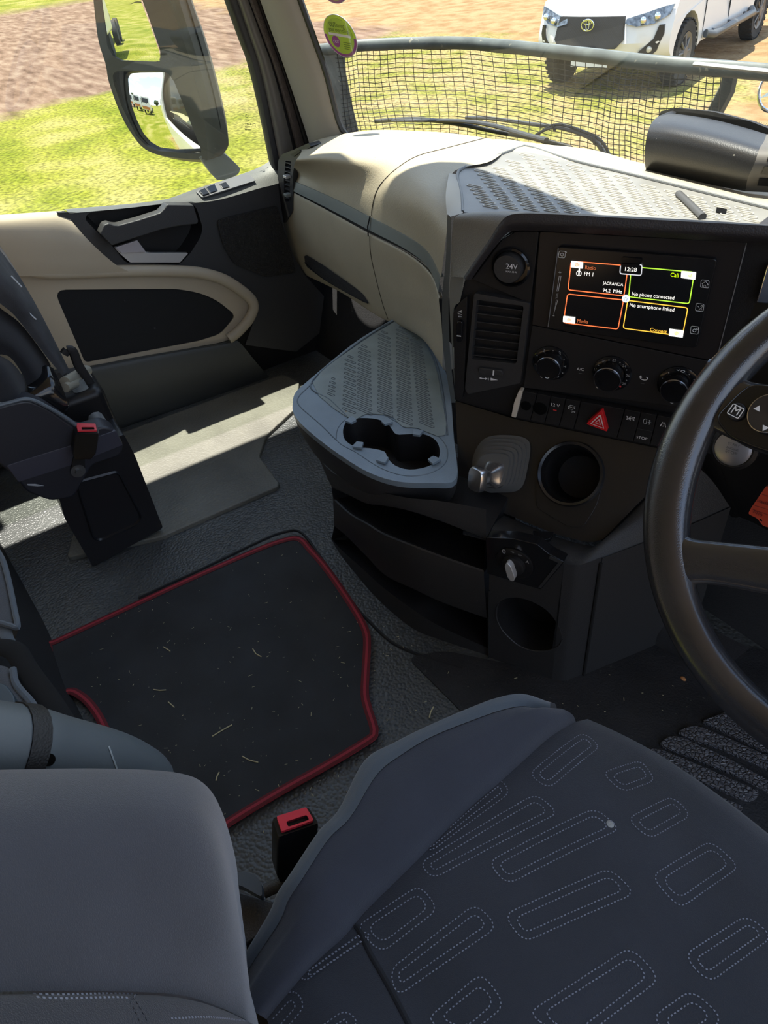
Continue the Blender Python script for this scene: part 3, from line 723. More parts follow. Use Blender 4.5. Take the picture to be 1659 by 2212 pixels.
def ond(pts, off): return [q for q in (on(TD, u, v, off) for u, v in pts) if q]
def pxchain(pts, n): return [(p.x, p.y) for p in chain([V((a, b, 0)) for a, b in pts], n)]
g = G(); g.tube(ond(pxchain([(1046, 299), (965, 320), (900, 338), (855, 366), (825, 395), (811, 420), (804, 450), (803, 466)], 40), .0), .0013, 6)
g.tube(ond(pxchain([(799, 510), (800, 540), (805, 570), (817, 620), (828, 660), (838, 688)], 24), .0), .0013, 6)
g.build('panel_gap', mat('panel_gap_brown', (.05, .04, .03), .8), db)  # dark brown line along the joint between the dash panels
g = G()
a, b = on(TD, 803, 466, .004), on(TD, 799, 510, .004); g.tube([a, a.lerp(b, .5) + V((0, -.004, 0)), b], .0016, 6); g.build('strip_gap', mat('panel_gap_black', (.01, .01, .01), .8), db)
# glovebox pull slot with perforated insert
sl = ond([(659, 553), (664, 551), (700, 573), (767, 620), (785, 635), (797, 653), (779, 646), (700, 602), (665, 576), (661, 566)], .0015)
nrm = (sl[1] - sl[0]).cross(sl[5] - sl[0]).normalized(); nrm = nrm if nrm.y < 0 else -nrm
g = G(); g.prism(sl, nrm * .0016); g.build('glovebox_handle', mat('slot_mesh', (.03, .03, .033), .4, bump=('cells', 300, .002, 1.0)), db)
g = G(); g.tube(ond(pxchain([(661, 566), (700, 600), (779, 645), (797, 653)], 14), .004), .0014, 6); g.build('handle_edge', BLK, db)
# side air vent at the door end
YV = .818
vo = rnd(Ws([(601, 346), (610, 333), (640, 321), (666, 309), (672, 316), (652, 331), (638, 350), (633, 372), (632, 455), (628, 463), (612, 483), (606, 460), (600, 400)], y=YV), .006)
vi = rnd(Ws([(617, 347), (629, 349), (627, 375), (625, 436), (615, 436), (613, 390)], y=YV), .003)
av = thing('side_air_vent', W(615, 482, y=YV), 'slim upright black air vent beside the passenger door at the end of the dashboard', 'air vent')
g = G(); g.prism(vo, V((0, .03, 0)), [vi]); g.build('vent_frame', CHAR, av, bevel=.002)
g = G(); g.prism([p + V((0, .022, 0)) for p in vi], V((0, .005, 0))); g.build('vent_cavity', GLOSS, av)
for i in range(9):
    v_ = 352 + i * 9.6
    if v_ > 432: break
    a, b = W(614.5, v_ - 2.5, y=YV), W(628.5, v_ + 2.0, y=YV)
    g = G(); g.prism([a, b, b + V((0, .012, .003)), a + V((0, .012, .003))], V((0, 0, -.0022))); g.build('louvre', CHAR, av)
for u, v in ((620, 381), (621, 421)):
    g = G(); g.box(W(u, v, y=YV - .006), (.020, .016, .008)); g.build('vent_tab', SILV if v < 400 else GREYT, av, bevel=.002)
g = G(); g.prism(Ws([(628, 334), (646, 323), (652, 326), (636, 338)], y=YV - .001), V((0, -.002, 0))); g.build('defroster_slots', BLK, av)

# =====================================================================
# CENTRE CONSOLE (turned towards the driver)
# =====================================================================
NK = V((.515, -.857, 0)).normalized(); EK = V((.857, .515, 0)).normalized(); UP = V((0, 0, 1)); DK = -1.02
def K(u, v, off=0.0): return W(u, v, n=NK, d=DK + off)
def Ks(pts, off=0.0): return [K(u, v, off) for u, v in pts]
def kpanel(name, pts, off, depth, m, parent, r=.003, bevel=.0012, holes=()):
    g = G(); g.prism(rnd(Ks(pts, off), r), NK * -depth, [rnd(Ks(h, off), hr) for h, hr in holes]); return g.build(name, m, parent, bevel=bevel)
cc = thing('center_console', K(1250, 900) * 1.0, 'black centre console turned towards the driver with screen, dials and switch row', 'console')
ROOT[cc.name] = cc.matrix_world.copy()
# main body behind the panels
kpanel('console_body', [(1004, 604), (1084, 515), (1113, 492), (1165, 490), (1665, 520), (1720, 560), (1720, 1000), (1440, 972), (1112, 906), (984, 866), (979, 672), (993, 650)], -.004, .03, BLK, cc, r=.006, bevel=.002)
kpanel('console_leak_block', [(1006, 640), (1100, 575), (1665, 600), (1720, 620), (1720, 1000), (1440, 972), (1112, 906), (984, 866), (979, 672), (993, 660)], -.03, .15, BLK, cc, r=.004, bevel=0)  # hidden filler added to stop sun leaking through behind the console
# padded hood
outer = [(1001, 599), (1030, 556), (1057, 517), (1083, 478), (1113, 462), (1200, 463), (1400, 474), (1659, 488), (1760, 496)]
inner = [(1018, 604), (1045, 565), (1070, 533), (1092, 507), (1118, 498), (1200, 501), (1400, 512), (1659, 528), (1760, 536)]
back0 = [(972, 599), (971, 550), (970, 505), (972, 470), (990, 457), (1080, 456), (1300, 464), (1560, 480), (1700, 488)]
rb = [K(u, v, -.10 if i > 3 else -.02) for i, (u, v) in enumerate(back0)]
rb2 = [K(u, v, o) for (u, v), o in zip([(975, 597), (975, 545), (977, 500), (985, 468), (1020, 459), (1110, 459), (1310, 467), (1580, 483), (1720, 491)], [.0, .0, 0, 0, -.03, -.04, -.04, -.04, -.04])]
ro = Ks(outer, .035); rl = [a.lerp(b, .5) + NK * .006 for a, b in zip(ro, Ks(inner, .030))]; ri = Ks(inner, .026); r2 = Ks(inner, -.004)
RB, RO = chain(rb2, 60), chain(ro, 60); RM = [a.lerp(b, .5) + UP * .002 for a, b in zip(RB, RO)]
g = G(); g.grid([RB[:34], RM[:34], RO[:34]]); g.build('hood_skin', mat('sunlit_cowl', (.16, .15, .125), .6, bump=('voronoi', 560, .0006, .5)), cc)  # left part of the hood, sunlight put into a paler colour
g = G(); g.grid([RB[33:], RM[33:], RO[33:]]); g.build('hood_top', COWL, cc)
g = G(); g.loft([ro, rl, ri], 60, 9); g.grid([chain(ri, 60), chain(r2, 60)]); g.build('hood_edge', COWL, cc)
# 24 V socket panel
kpanel('socket_panel', [(1019, 604), (1084, 518), (1114, 500), (1164, 500), (1146, 656)], .004, .02, BLK, cc, r=.004)
def kdial(c, r_px, prof, name, m, parent, off=0.0, k=40, tilt=None):
    cw = K(c[0], c[1], off); rw = (K(c[0] + r_px, c[1], off) - K(c[0] - r_px, c[1], off)).length / 2
    g = G(); g.lathe(cw, NK, [(rw * a, b) for a, b in prof], k); return g.build(name, m, parent), cw, rw
so, cw, rw = kdial((1107, 574), 40, [(1.0, .004), (1.02, .009), (.93, .011), (.86, .004), (.84, -.01)], 'socket_ring', GLOSS, cc)
cap, cw, rw = kdial((1103, 573), 31, [(1.0, .0), (1.0, .012), (.92, .016), (0, .0165)], 'socket_cap', CHAR, cc)
def kt(body, p0, p1, off, m, parent, hs=1.0, name='lettering', lift=.0004):
    g = G(); g.text(body, K(p0[0], p0[1], off), K(p1[0], p1[1], off), UP, lift, hs); return g.build(name, m, parent, smooth=False)
kt('24V', (1093, 580), (1118, 582), .0170, WHITEI, cap); kt('MAX.15 A', (1093, 588), (1116, 590), .0170, WHITEI, cap)
# vent bezel and cavity
bz = [(1024, 633), (1144, 655), (1124, 828), (1010, 852), (1004, 840)]
cav = [(1030, 648), (1131, 661), (1115, 786), (1018, 776)]
kpanel('vent_bezel', bz, .008, .02, CHAR, cc, r=.005, holes=[(cav, .004)])
kpanel('vent_cavity', cav, -.018, .003, GLOSS, cc, r=.002)
def lerp2(a, b, t): return (a[0] + (b[0] - a[0]) * t, a[1] + (b[1] - a[1]) * t)
for i in range(7):
    t = (i + .55) / 7.1; a = lerp2(cav[0], cav[3], t); b = lerp2(cav[1], cav[2], t)
    g = G(); p, q = K(*a, .004), K(*b, .004); g.prism([p, q, q - NK * .016 - UP * .004, p - NK * .016 - UP * .004], UP * -.0014); g.build('louvre', CHAR, cc)
for i in range(5):
    t = (i + 1) / 6.0; a = lerp2(cav[0], cav[1], t); b = lerp2(cav[3], cav[2], t)
    g = G(); p, q = K(*a, -.008), K(*b, -.008); g.prism([p, q, q - NK * .010, p - NK * .010], EK * .001); g.build('vent_fin', BLK2, cc)
kpanel('thumb_wheel', [(1033, 795), (1085, 801), (1086, 814), (1034, 808)], .014, .012, CHAR, cc, r=.004, bevel=.002)
g = G(); g.prism(Ks([(1065, 800), (1068, 800.5), (1067, 811), (1064, 810.5)], .0148), NK * .0004); g.build('wheel_mark', WHITEI, cc)
g = G()
ribbon(g, Ks([(1039, 817), (1050, 818)], .0084), .0012, NK); ribbon(g, Ks([(1055, 816), (1055, 821)], .0084), .0012, NK)
for pts in ([(1035, 816.5), (1040, 814), (1040, 819)], [(1053, 818), (1048, 815.5), (1048, 820.5)], [(1060, 816), (1075, 821), (1060, 821.5)]): g.prism(Ks(pts, .0084), NK * .0004)
g.build('airflow_icon', WHITEI, cc, smooth=False)
kpanel('side_strip', [(994, 653), (1009, 640), (1002, 843), (998, 862), (982, 864), (979, 675)], .006, .02, BLK, cc, r=.003)
kpanel('side_wheel', [(986, 694), (999, 695), (996, 741), (984, 739)], .013, .010, GLOSS, cc, r=.005, bevel=.002)
g = G(); ribbon(g, Ks([(987, 725), (996, 726)], .0142), .0016, NK)
for k in range(4): ribbon(g, Ks([(989 + k * .3, 674 + k * 3.4), (998, 671 + k * 4.4)], .0066), .0009, NK)
g.build('side_icon', WHITEI, cc, smooth=False)
# climate panel and its three dials
kpanel('climate_panel', [(1149, 703), (1545, 783), (1512, 884), (1130, 838)], .002, .02, mat('matt_black_panel', (.012, .0115, .0125), .5), cc, r=.003)
def climate(c, r0, r1, kc, marks, name='climate_dial'):
    d, cw, rw = kdial(c, r0, [(1.0, .002), (1.0, .005), (.86, .0065), (.70, .0065), (.66, .004)], name, GLOSS, cc, off=.0)
    k, cw2, rw2 = kdial(kc, r1, [(1.12, .0), (1.1, .010), (1.0, .020), (.92, .0225), (.85, .0225), (.6, .0218), (0, .0215)], 'knob', GLOSS, d, off=.004)
    g = G(); g.lathe(cw2, NK, [(rw2 * 1.03, .0185), (rw2 * 1.05, .0200), (rw2 * 1.0, .0215), (rw2 * .985, .0205)], 40); g.build('knob_rim', mat('dark_chrome', (.25, .25, .27), .25, metal=.8), d)
    g = G()
    for i, a in enumerate(marks):
        ang = math.radians(a[0]); q = cw + (EK * math.sin(ang) + UP * math.cos(ang)) * rw * .83 + NK * .0068
        if a[1] == '.': g.lathe(q, NK, [(.0009, 0), (.0009, .0004), (0, .0004)], 10)
        else:
            w = .0032 * (len(a[1]) ** .8); g.text(a[1], q - EK * w / 2 - UP * .0018, q + EK * w / 2 - UP * .0018, UP, .0002)
    g.build('dial_marks', GREYI, d, smooth=False); return d, cw, rw, cw2, rw2
d1 = climate((1191, 782), 39, 25, (1192, 783), [(-28, '2'), (8, '.'), (35, '3'), (62, '.'), (92, '4'), (120, '.'), (145, '5'), (-62, '.'), (-100, '.'), (-142, '0')])
d2 = climate((1323, 804), 42, 28, (1318, 807), [(-35, '20'), (-15, '.'), (3, '22'), (25, '.'), (45, '24'), (62, '.'), (85, '26'), (105, '.'), (122, '28'), (-60, '.'), (-82, '18'), (-105, '.')])
d3 = climate((1466, 828), 46, 29, (1461, 831), [(-40, '.'), (-70, '.'), (30, '.'), (55, '.'), (95, '.'), (-110, '.'), (-140, '.'), (150, '.'), (180, '.')])
g = G(); q = d2[1] + (EK * math.sin(math.radians(-135)) + UP * math.cos(math.radians(-135))) * d2[2] * .83 + NK * .007; g.lathe(q, NK, [(.0016, 0), (0, .0006)], 12); g.build('cold_mark', BLUEI, cc)
g = G(); q = d2[1] + (EK * math.sin(math.radians(140)) + UP * math.cos(math.radians(140))) * d2[2] * .83 + NK * .007; g.lathe(q, NK, [(.0016, 0), (0, .0006)], 12); g.build('warm_mark', REDI, cc)
for d_, a in ((d1, -150), (d2, -140), (d3, 180)):
    an = math.radians(a); q = d_[3] + (EK * math.sin(an) + UP * math.cos(an)) * d_[4] * 1.08 + NK * .016
    g = G(); g.box(q, (.0035, .003, .0045)); g.build('pointer', WHITEI, d_[0])
g = G(); q = d1[3] + NK * .0235 - UP * d1[4] * .82; g.tube(circ(q + UP * .004, EK, UP, .004, 9, t0=PI * 1.2, t1=PI * 1.8, closed=False), .0006, 4); 
q = d3[1] + UP * d3[2] * .83 + NK * .007
g.tube([q + EK * x + UP * z for x, z in ((-.006, .001), (-.003, 0), (-.002, .002))], .0004, 4); g.tube(circ(q + EK * .003, EK, UP, .0028, 14, .0016), .0004, 4, closed=True)
q = d3[1] - UP * d3[2] * .95 + NK * .007; g.tube([q + EK * x + UP * z for x, z in ((-.003, .001), (-.001, -.001), (.003, 0))], .0004, 4)
g.build('airflow_marks', WHITEI, cc, smooth=False)
kt('A/C', (1246, 799), (1261, 801), .0026, WHITEI, cc)
g = G(); ribbon(g, Ks([(1250, 806), (1257, 807)], .0026), .0008, NK, .0003); ribbon(g, Ks([(1384, 828), (1392, 829)], .0026), .0008, NK, .0003)
g.build('indicator_marks', mat('dim_marks', (.10, .10, .10), .6), cc)
g = G(); cq = K(1391, 817, .003); g.tube(circ(cq, EK, UP, .0055, 14, .0032, t0=PI * .9, t1=PI * 2.3, closed=False), .0007, 5)
g.prism([cq + EK * -.0075 + UP * .0005, cq + EK * -.003 + UP * .0005, cq + EK * -.0052 + UP * .0045], NK * .0006); g.build('recirculation_icon', WHITEI, cc)

# ---- infotainment unit ----
kpanel('screen_bezel', [(1166, 500), (1612, 524), (1546, 781), (1149, 702)], .005, .02, mat('brown_black_bezel', (.013, .011, .0115), .42), cc, r=.003)
g = G(); ribbon(g, Ks([(1613, 524), (1547, 781)], .006), .0012, NK, .0006); g.build('bezel_edge', mat('bezel_light_edge', (.18, .18, .18), .4), cc)
iu = thing('infotainment_screen', K(1350, 735), 'lit touch screen with coloured radio, call, media and connect tiles in the console', 'screen')
U4 = [(1204, 533), (1550, 560), (1504, 753), (1182, 709)]
kpanel('screen_frame', U4, .012, .014, mat('screen_surround', (.010, .010, .011), .25), iu, r=.006, bevel=.0015)
g = G(); ribbon(g, Ks([(1206, 536), (1184, 706)], .0128), .0012, NK, .0004); g.build('frame_glint', mat('painted_glint', (.16, .16, .17), .4), iu)  # pale strip painted as the glint down the frame's left edge
D4 = [(1234, 562), (1505, 585), (1479, 732), (1218, 705)]
kpanel('display', D4, .0126, .001, mat('display_black', (.012, .012, .013), .12), iu, r=.001, bevel=0)
def em(n, c, s=1.0): return mat(n, tuple(min(1, q) for q in c), .5, emit=(c, s))
EO = em('glow_orange', (.85, .16, .05)); EG = em('glow_green', (.35, .62, .04)); EY = em('glow_amber', (.80, .45, .05)); EW = em('glow_white', (.75, .72, .66)); EWW = em('glow_tile', (.78, .78, .72))
KO = .0131
def frame4(pts, m, name='tile_outline', w=.0013):
    o_ = rnd(Ks(pts, KO), .004, 5); g = G(); ribbon(g, o_ + [o_[0], o_[1]], w, NK, .0003); g.build(name, m, iu, smooth=False)
frame4([(1234, 564), (1357, 574), (1348, 639), (1227, 626)], EO)
frame4([(1226, 635), (1347, 648), (1335, 711), (1217, 697)], EO)
frame4([(1364, 576), (1500, 588), (1489, 656), (1358, 641)], EG)
frame4([(1356, 649), (1486, 665), (1474, 726), (1346, 709)], EY)
def tile(pts, m=EWW):
    g = G(); g.prism(rnd(Ks(pts, KO + .0002), .001), NK * .0008); return g.build('tile_badge', m, iu)
t1 = tile([(1234, 563), (1260, 566), (1259, 580), (1233, 577)]); t2 = tile([(1217, 682), (1243, 685), (1242, 699), (1216, 695)])
t3 = tile([(1472, 585), (1504, 588), (1502, 604), (1471, 600)]); t4 = tile([(1446, 710), (1477, 714), (1475, 729), (1445, 725)])
def kicon(parent, c, m, kind):
    q = K(c[0], c[1], KO + .0014); g = G(); s = .0022
    if kind == 'disc': g.tube(circ(q, EK, UP, s, 16), .0005, 4, closed=True); g.tube(circ(q, EK, UP, s * .4, 10), .0004, 4, closed=True); g.tube([q + EK * s * 1.6 - UP * s, q + EK * s * 1.6 + UP * s], .0004, 4)
    else:
        for i in range(3): g.tube([q + EK * (i * .0016 - .001) - UP * s, q + EK * (i * .0016 - .001) + UP * (s * (.1 + .4 * i))], .0005, 4)
    g.build('badge_icon', m, parent)
kicon(t1, (1246, 572), EO, 'disc'); kicon(t2, (1229, 691), EO, 'disc'); kicon(t3, (1489, 595), EG, 'bars'); kicon(t4, (1461, 720), EY, 'disc')
def st_(body, p0, p1, m, hs=1.0): g = G(); g.text(body, K(*p0, KO), K(*p1, KO), UP, .0004, 1.15); g.build('screen_text', m, iu, smooth=False)
EOD = em('glow_dim_orange', (.35, .09, .03))
st_('Radio', (1264, 581), (1287, 583), EOD); st_('FM 1', (1262, 595), (1281, 597), EW); st_('JACRANDA', (1302, 614), (1346, 618), EW)
st_('94.2  MHz', (1302, 630), (1343, 634), EW); st_('Media', (1247, 696), (1270, 699), EOD); st_('Call', (1448, 597), (1465, 599), em('glow_lime', (.5, .75, .0)))
st_('No phone connected', (1365, 638), (1456, 647), EW); st_('No smartphone linked', (1360, 662), (1456, 673), EW); st_('Connect', (1404, 715), (1440, 720), EY)
frame4([(1246, 585), (1256, 586), (1255, 596), (1245, 595)], EW, 'band_icon', .0008); st_('1', (1249, 594), (1252, 594.3), EW)
g = G(); g.prism(rnd(Ks([(1341, 569), (1387, 572), (1385, 595), (1339, 591)], KO + .0006), .003), NK * .0006); g.build('clock_tab', mat('display_black', (0, 0, 0)), iu)
ck = rnd(Ks([(1341, 569), (1387, 572), (1385, 595), (1339, 591)], KO + .0014), .003)
g = G(); n4 = len(ck) // 4; ribbon(g, ck[n4:] + [ck[0]], .0014, NK, .0003); g.build('clock_frame', em('glow_grey', (.42, .42, .44)), iu)
g = G(); g.text('12:28', K(1350, 585, KO + .0016), K(1375, 587, KO + .0016), UP, .0003); g.build('screen_text', EW, iu, smooth=False)
g = G(); g.prism(rnd(Ks([(1344, 555), (1387, 558), (1385, 569), (1343, 566)], KO), .002), NK * .001); g.build('sensor_window', GLOSS, iu)
g = G(); cq = K(1352, 645, KO + .0008); g.lathe(cq, NK, [(.0056, 0), (.0056, .0008), (.005, .001), (0, .001)], 28); hb = g.build('home_badge', em('glow_pale_blue', (.55, .62, .72)), iu)
g = G(); pts = []
for k in range(10):
    a = PI / 2 + k * PI / 5; r_ = .0036 if k % 2 == 0 else .0017; pts.append(cq + NK * .0014 + (EK * math.cos(a) + UP * math.sin(a)) * r_)
g.tube(pts, .0003, 4, closed=True); g.build('star_icon', mat('star_line', (.12, .2, .35), .5), hb)
# soft keys round the display
def key(pts): o_ = rnd(Ks(pts, .0126), .002, 4); g = G(); ribbon(g, o_ + [o_[0], o_[1]], .0006, NK, .0003); return g
g = key([(1208, 542), (1222, 543), (1220, 557), (1206, 556)]); cq = K(1214, 550, .0129); g.tube(circ(cq, EK, UP, .0022, 14, t0=PI * .65, t1=PI * 2.35, closed=False), .0003, 4); g.tube([cq, cq + UP * .003], .0003, 4); g.lathe(K(1222.5, 545, .0128), NK, [(.0011, 0), (0, .0006)], 8); g.build('power_key', WHITEI, iu)
g = key([(1515, 604), (1532, 606), (1531, 622), (1513, 620)]); cq = K(1523, 614, .0129); g.tube([cq + EK * x + UP * z for x, z in ((-.004, .0), (0, .004), (.004, 0), (.0028, 0), (.0028, -.0035), (.001, -.0035), (.001, -.001), (-.001, -.001), (-.001, -.0035), (-.0028, -.0035), (-.0028, 0))], .0003, 4, closed=True); g.build('home_key', WHITEI, iu)
g = key([(1504, 655), (1521, 657), (1519, 673), (1502, 671)]); cq = K(1512, 664, .0129)
g.tube(circ(cq + EK * .002 + UP * .002, EK, UP, .0013, 10), .0003, 4, closed=True); g.tube([cq + EK * .0035 - UP * .004, cq + EK * .002 - UP * .0005, cq - EK * .001 - UP * .004], .0003, 4); g.tube([cq - EK * .003 + UP * .001, cq - EK * .001], .0003, 4); g.build('voice_key', WHITEI, iu)
g = key([(1493, 704), (1510, 706), (1508, 722), (1491, 720)]); cq = K(1500, 714, .0129); g.tube(circ(cq, EK, UP, .0022, 12), .0005, 4, closed=True); g.tube(circ(cq + EK * .0035 + UP * .003, EK, UP, .0013, 10), .0004, 4, closed=True); g.build('settings_key', WHITEI, iu)
g = G(); ribbon(g, Ks([(1209.5, 585), (1209.5, 592)], .0126), .0005, NK, .0003); ribbon(g, Ks([(1206.5, 588), (1212.5, 589)], .0126), .0005, NK, .0003)
for pl_ in ([(1208, 596), (1212, 596), (1206, 629), (1203, 629), (1208, 596)], [(1202, 648), (1205, 648), (1196, 679), (1202, 648)]): ribbon(g, Ks(pl_, .0126), .0005, NK, .0003)
ribbon(g, Ks([(1194, 682), (1198, 682.5)], .0126), .0006, NK, .0003); g.build('volume_bar', WHITEI, iu, smooth=False)
a, b = K(1202, 633, .0128), K(1200, 645, .0128); g = G(); g.text('VOL', a, b, EK, .0003); g.build('screen_text', GREYI, iu, smooth=False)

# ---- switch row ----
T0, T1, B0_, B1_ = (1130, 845), (1454, 903), (1114, 902), (1437, 968)
kpanel('switch_panel', [(1124, 843), (1500, 908), (1480, 980), (1106, 903)], .006, .02, BLK2, cc, r=.002)
g = G(); g.prism(rnd(Ks([(1121, 843), (1129, 845), (1114, 903), (1104, 900), (1110, 870)], .014), .002), NK * -.012); g.build('chrome_end_strip', mat('pale_chrome', (.8, .72, .6), .4, metal=.35), cc, bevel=.001)
xt = [1130, 1160, 1190, 1222, 1254, 1349, 1384, 1419, 1455]; xb = [1114, 1145, 1176, 1207, 1239, 1332, 1367, 1403, 1438]
def yt(x): return 845 + (x - 1130) * 58 / 324.0
def yb(x): return 902 + (x - 1114) * 66 / 323.0
def sw(i, lab, cat='switch'):
    pts = [(xt[i] + 1, yt(xt[i]) + .5), (xt[i + 1] - .6, yt(xt[i + 1])), (xb[i + 1] - .6, yb(xb[i + 1])), (xb[i] + 1, yb(xb[i]))]
    off = .012; o_ = Ks(pts, off); mid = [o_[0].lerp(o_[3], .52) - NK * .0035, o_[1].lerp(o_[2], .52) - NK * .0035]
    g = G(); g.add([o_[0], o_[1], mid[1], mid[0], o_[3], o_[2]] + [q - NK * .01 for q in (o_[0], o_[1], mid[1], mid[0], o_[3], o_[2])],
        [[0, 1, 2, 3], [3, 2, 5, 4], [0, 3, 9, 6], [3, 4, 10, 9], [1, 7, 8, 2], [2, 8, 11, 5], [0, 6, 7, 1], [4, 5, 11, 10]])
    s_ = g.build('switch', BLK, cc, bevel=.0008)
    return s_, pts
sws = [sw(i, '') for i in range(8)]
def spt(i, a, b, off=.0130):
    p = sws[i][1]; t = lerp2(p[0], p[1], a); q = lerp2(p[3], p[2], a); w = lerp2(t, q, b); return K(w[0], w[1], off - .0035 * (1 - abs(b - .52) / .5) * .9)
for i, r_ in ((0, .0085), (1, .0115)):
    g = G(); cq = spt(i, .45, .5, .0125) ; g.lathe(cq, NK, [(r_ * 1.05, -.004), (r_ * 1.05, .0010), (r_, .0012), (0, .0012)], 28); g.build('blank_socket', HOLE, sws[i][0])
def stext(i, tx, a0, a1, b, m=WHITEI): g = G(); g.text(tx, spt(i, a0, b), spt(i, a1, b), UP, .0006); g.build('lettering', m, sws[i][0], smooth=False)
stext(2, '12 V', .15, .75, .33); g = G(); ribbon(g, [spt(2, .35, .46), spt(2, .6, .46)], .0016, NK, .0005); g.build('red_lamp', REDI, sws[2][0])
def icon(i, strokes, c=(.5, .25), s=.0042):
    g = G(); q = spt(i, *c) + NK * .0012
    for st in strokes: g.tube([q + EK * (x * s) + UP * (z * s) for x, z in st], .00035, 4)
    g.build('switch_icon', WHITEI, sws[i][0])
icon(3, [[(-1.1, -.8), (-1.1, .5), (-.4, 1), (.7, 1), (.7, -.8), (-1.1, -.8)], [(-1, .2), (.3, .2)], [(1.0, .3), (1.5, .3)], [(1.1, .8), (1.6, 1.0)], [(1.1, -.2), (1.6, -.4)]])
stext(3, 'OFF', .55, .85, .42)
icon(5, [[(-1.3, -.7), (-1.3, .7)], [(1.3, -.7), (1.3, .7)], [(-1.3, 0), (1.3, 0)], [(0, -1), (0, 1)], [(-.5, -.7), (-.5, .7)], [(.6, -.7), (.6, .7)], [(-1.6, -.7), (-1.0, -.7)], [(-1.6, .7), (-1.0, .7)], [(1, .7), (1.6, .7)], [(1, -.7), (1.6, -.7)]])
icon(6, [[(-1.2, -.9), (-1.2, .6), (-.8, 1), (-.1, 1), (-.1, -.9), (-1.2, -.9)], [(.4, -.2), (1.6, -.2)], [(1, .1), (1, .8)], [(1, -.5), (1, -1.2)], [(.7, .5), (1, .8), (1.3, .5)]])
icon(7, [[(-1.1, -1), (-.4, 1)], [(-.9, -1), (-.3, 1)], [(1.1, -1), (.4, 1)], [(.9, -1), (.3, 1)], [(0, -.9), (0, -.5)], [(0, .1), (0, .5)]])
stext(6, 'STOP', .12, .8, .86)
g = G()
for i in (1, 2, 3, 4, 5, 6, 7):
    a, b = spt(i, 0, 0, .0135), spt(i, 0, .98, .0135)
kx = spt(6, -.02, .55, .0125), spt(6, .98, .55, .0125); ribbon(g, list(kx), .0005, NK, .0004); g.build('switch_split', mat('split_line', (.05, .05, .05), .6), sws[6][0])
# hazard triangle
tri = Ks([(1300, 885), (1266, 916), (1312, 933)], .020)
g = G(); g.prism(rnd(tri, .0028), NK * -.014); hz = g.build('hazard_button', mat('hazard_red', (.62, .015, .02), .3), cc, bevel=.0012)
cq = sum(tri, V()) / 3
def shr(f, lift): return [cq + (p - cq) * f + NK * lift for p in tri]
g = G()
for f, w in ((.60, .0022), (.24, .0014)):
    o_ = shr(f, .0010); ribbon(g, o_ + [o_[0], o_[0].lerp(o_[1], .05)], w, NK, .0004)
g.build('triangle_mark', mat('pale_pink_print', (.75, .55, .52), .5), hz, smooth=False)

# ---- sloping shifter panel ----
NS = (NK * .77 + UP * .64).normalized(); pS = W(1275, 925, n=NK, d=DK); DS = NS.dot(pS)
def Q(u, v, off=0.0): return W(u, v, n=NS, d=DS + off)
def Qs(pts, off=0.0): return [Q(u, v, off) for u, v in pts]
spo = rnd(Qs([(984, 866), (1112, 905), (1440, 972), (1460, 985), (1425, 1040), (1300, 1168), (1270, 1172), (1200, 1154), (1085, 1107), (1005, 1085), (992, 1050)]), [.003, .003, .003, .01, .01, .012, .012, .01, .01, .02, .01])
cupc = (1234, 1024)
cr_ = (Q(1234 + 62, 1024) - Q(1234 - 62, 1024)).length / 2
cc0 = Q(*cupc); AS = EK; BS = NS.cross(AS).normalized()
ch_ = circ(cc0, AS, BS, cr_, 40)
g = G(); g.prism(spo, NS * -.03, [ch_]); sp2 = g.build('shifter_panel', mat('dusty_black_panel', (.014, .0125, .011), .33, speck=(90, .735, (.30, .27, .22)), var=(9, .2)), cc, bevel=.0015)
g = G(); g.lathe(cc0, NS, [(cr_ * 1.16, .0), (cr_ * 1.17, .010), (cr_ * 1.12, .016), (cr_ * 1.03, .014), (cr_ * .98, .0), (cr_ * .965, -.012)], 56, AS, BS); g.f = g.f[:-2]
cup = g.build('cup_holder', mat('gloss_cup_ring', (.010, .010, .011), .22), cc, ang=50)
g = G(); g.lathe(cc0, NS, [(cr_ * .965, -.010), (cr_ * .93, -.085), (cr_ * .8, -.095), (0, -.095)], 56, AS, BS); g.f = [f for f in g.f if len(f) < 50]; g.build('cup_interior', BLK, cc, ang=50)
# lip below the ring
sgn = 1 if BS.z > 0 else -1
LP = lambda x, z: cc0 + AS * (cr_ * x) + BS * (cr_ * z * sgn) + NS * .004
lipo = [LP(1.06 * math.cos(t), -1.06 * math.sin(t)) for t in [PI * i / 16 for i in range(17)]]
lipo += rnd([LP(x, z) for x, z in ((-1.15, .05), (-1.14, -.6), (-.9, -1.45), (.35, -1.85), (.85, -1.75), (1.12, -.9), (1.15, .05))], .010)
g = G(); g.prism(lipo, NS * -.01); g.build('cup_holder_lip', mat('satin_lip', (.022, .021, .020), .25, metal=.3), cc, bevel=.002)
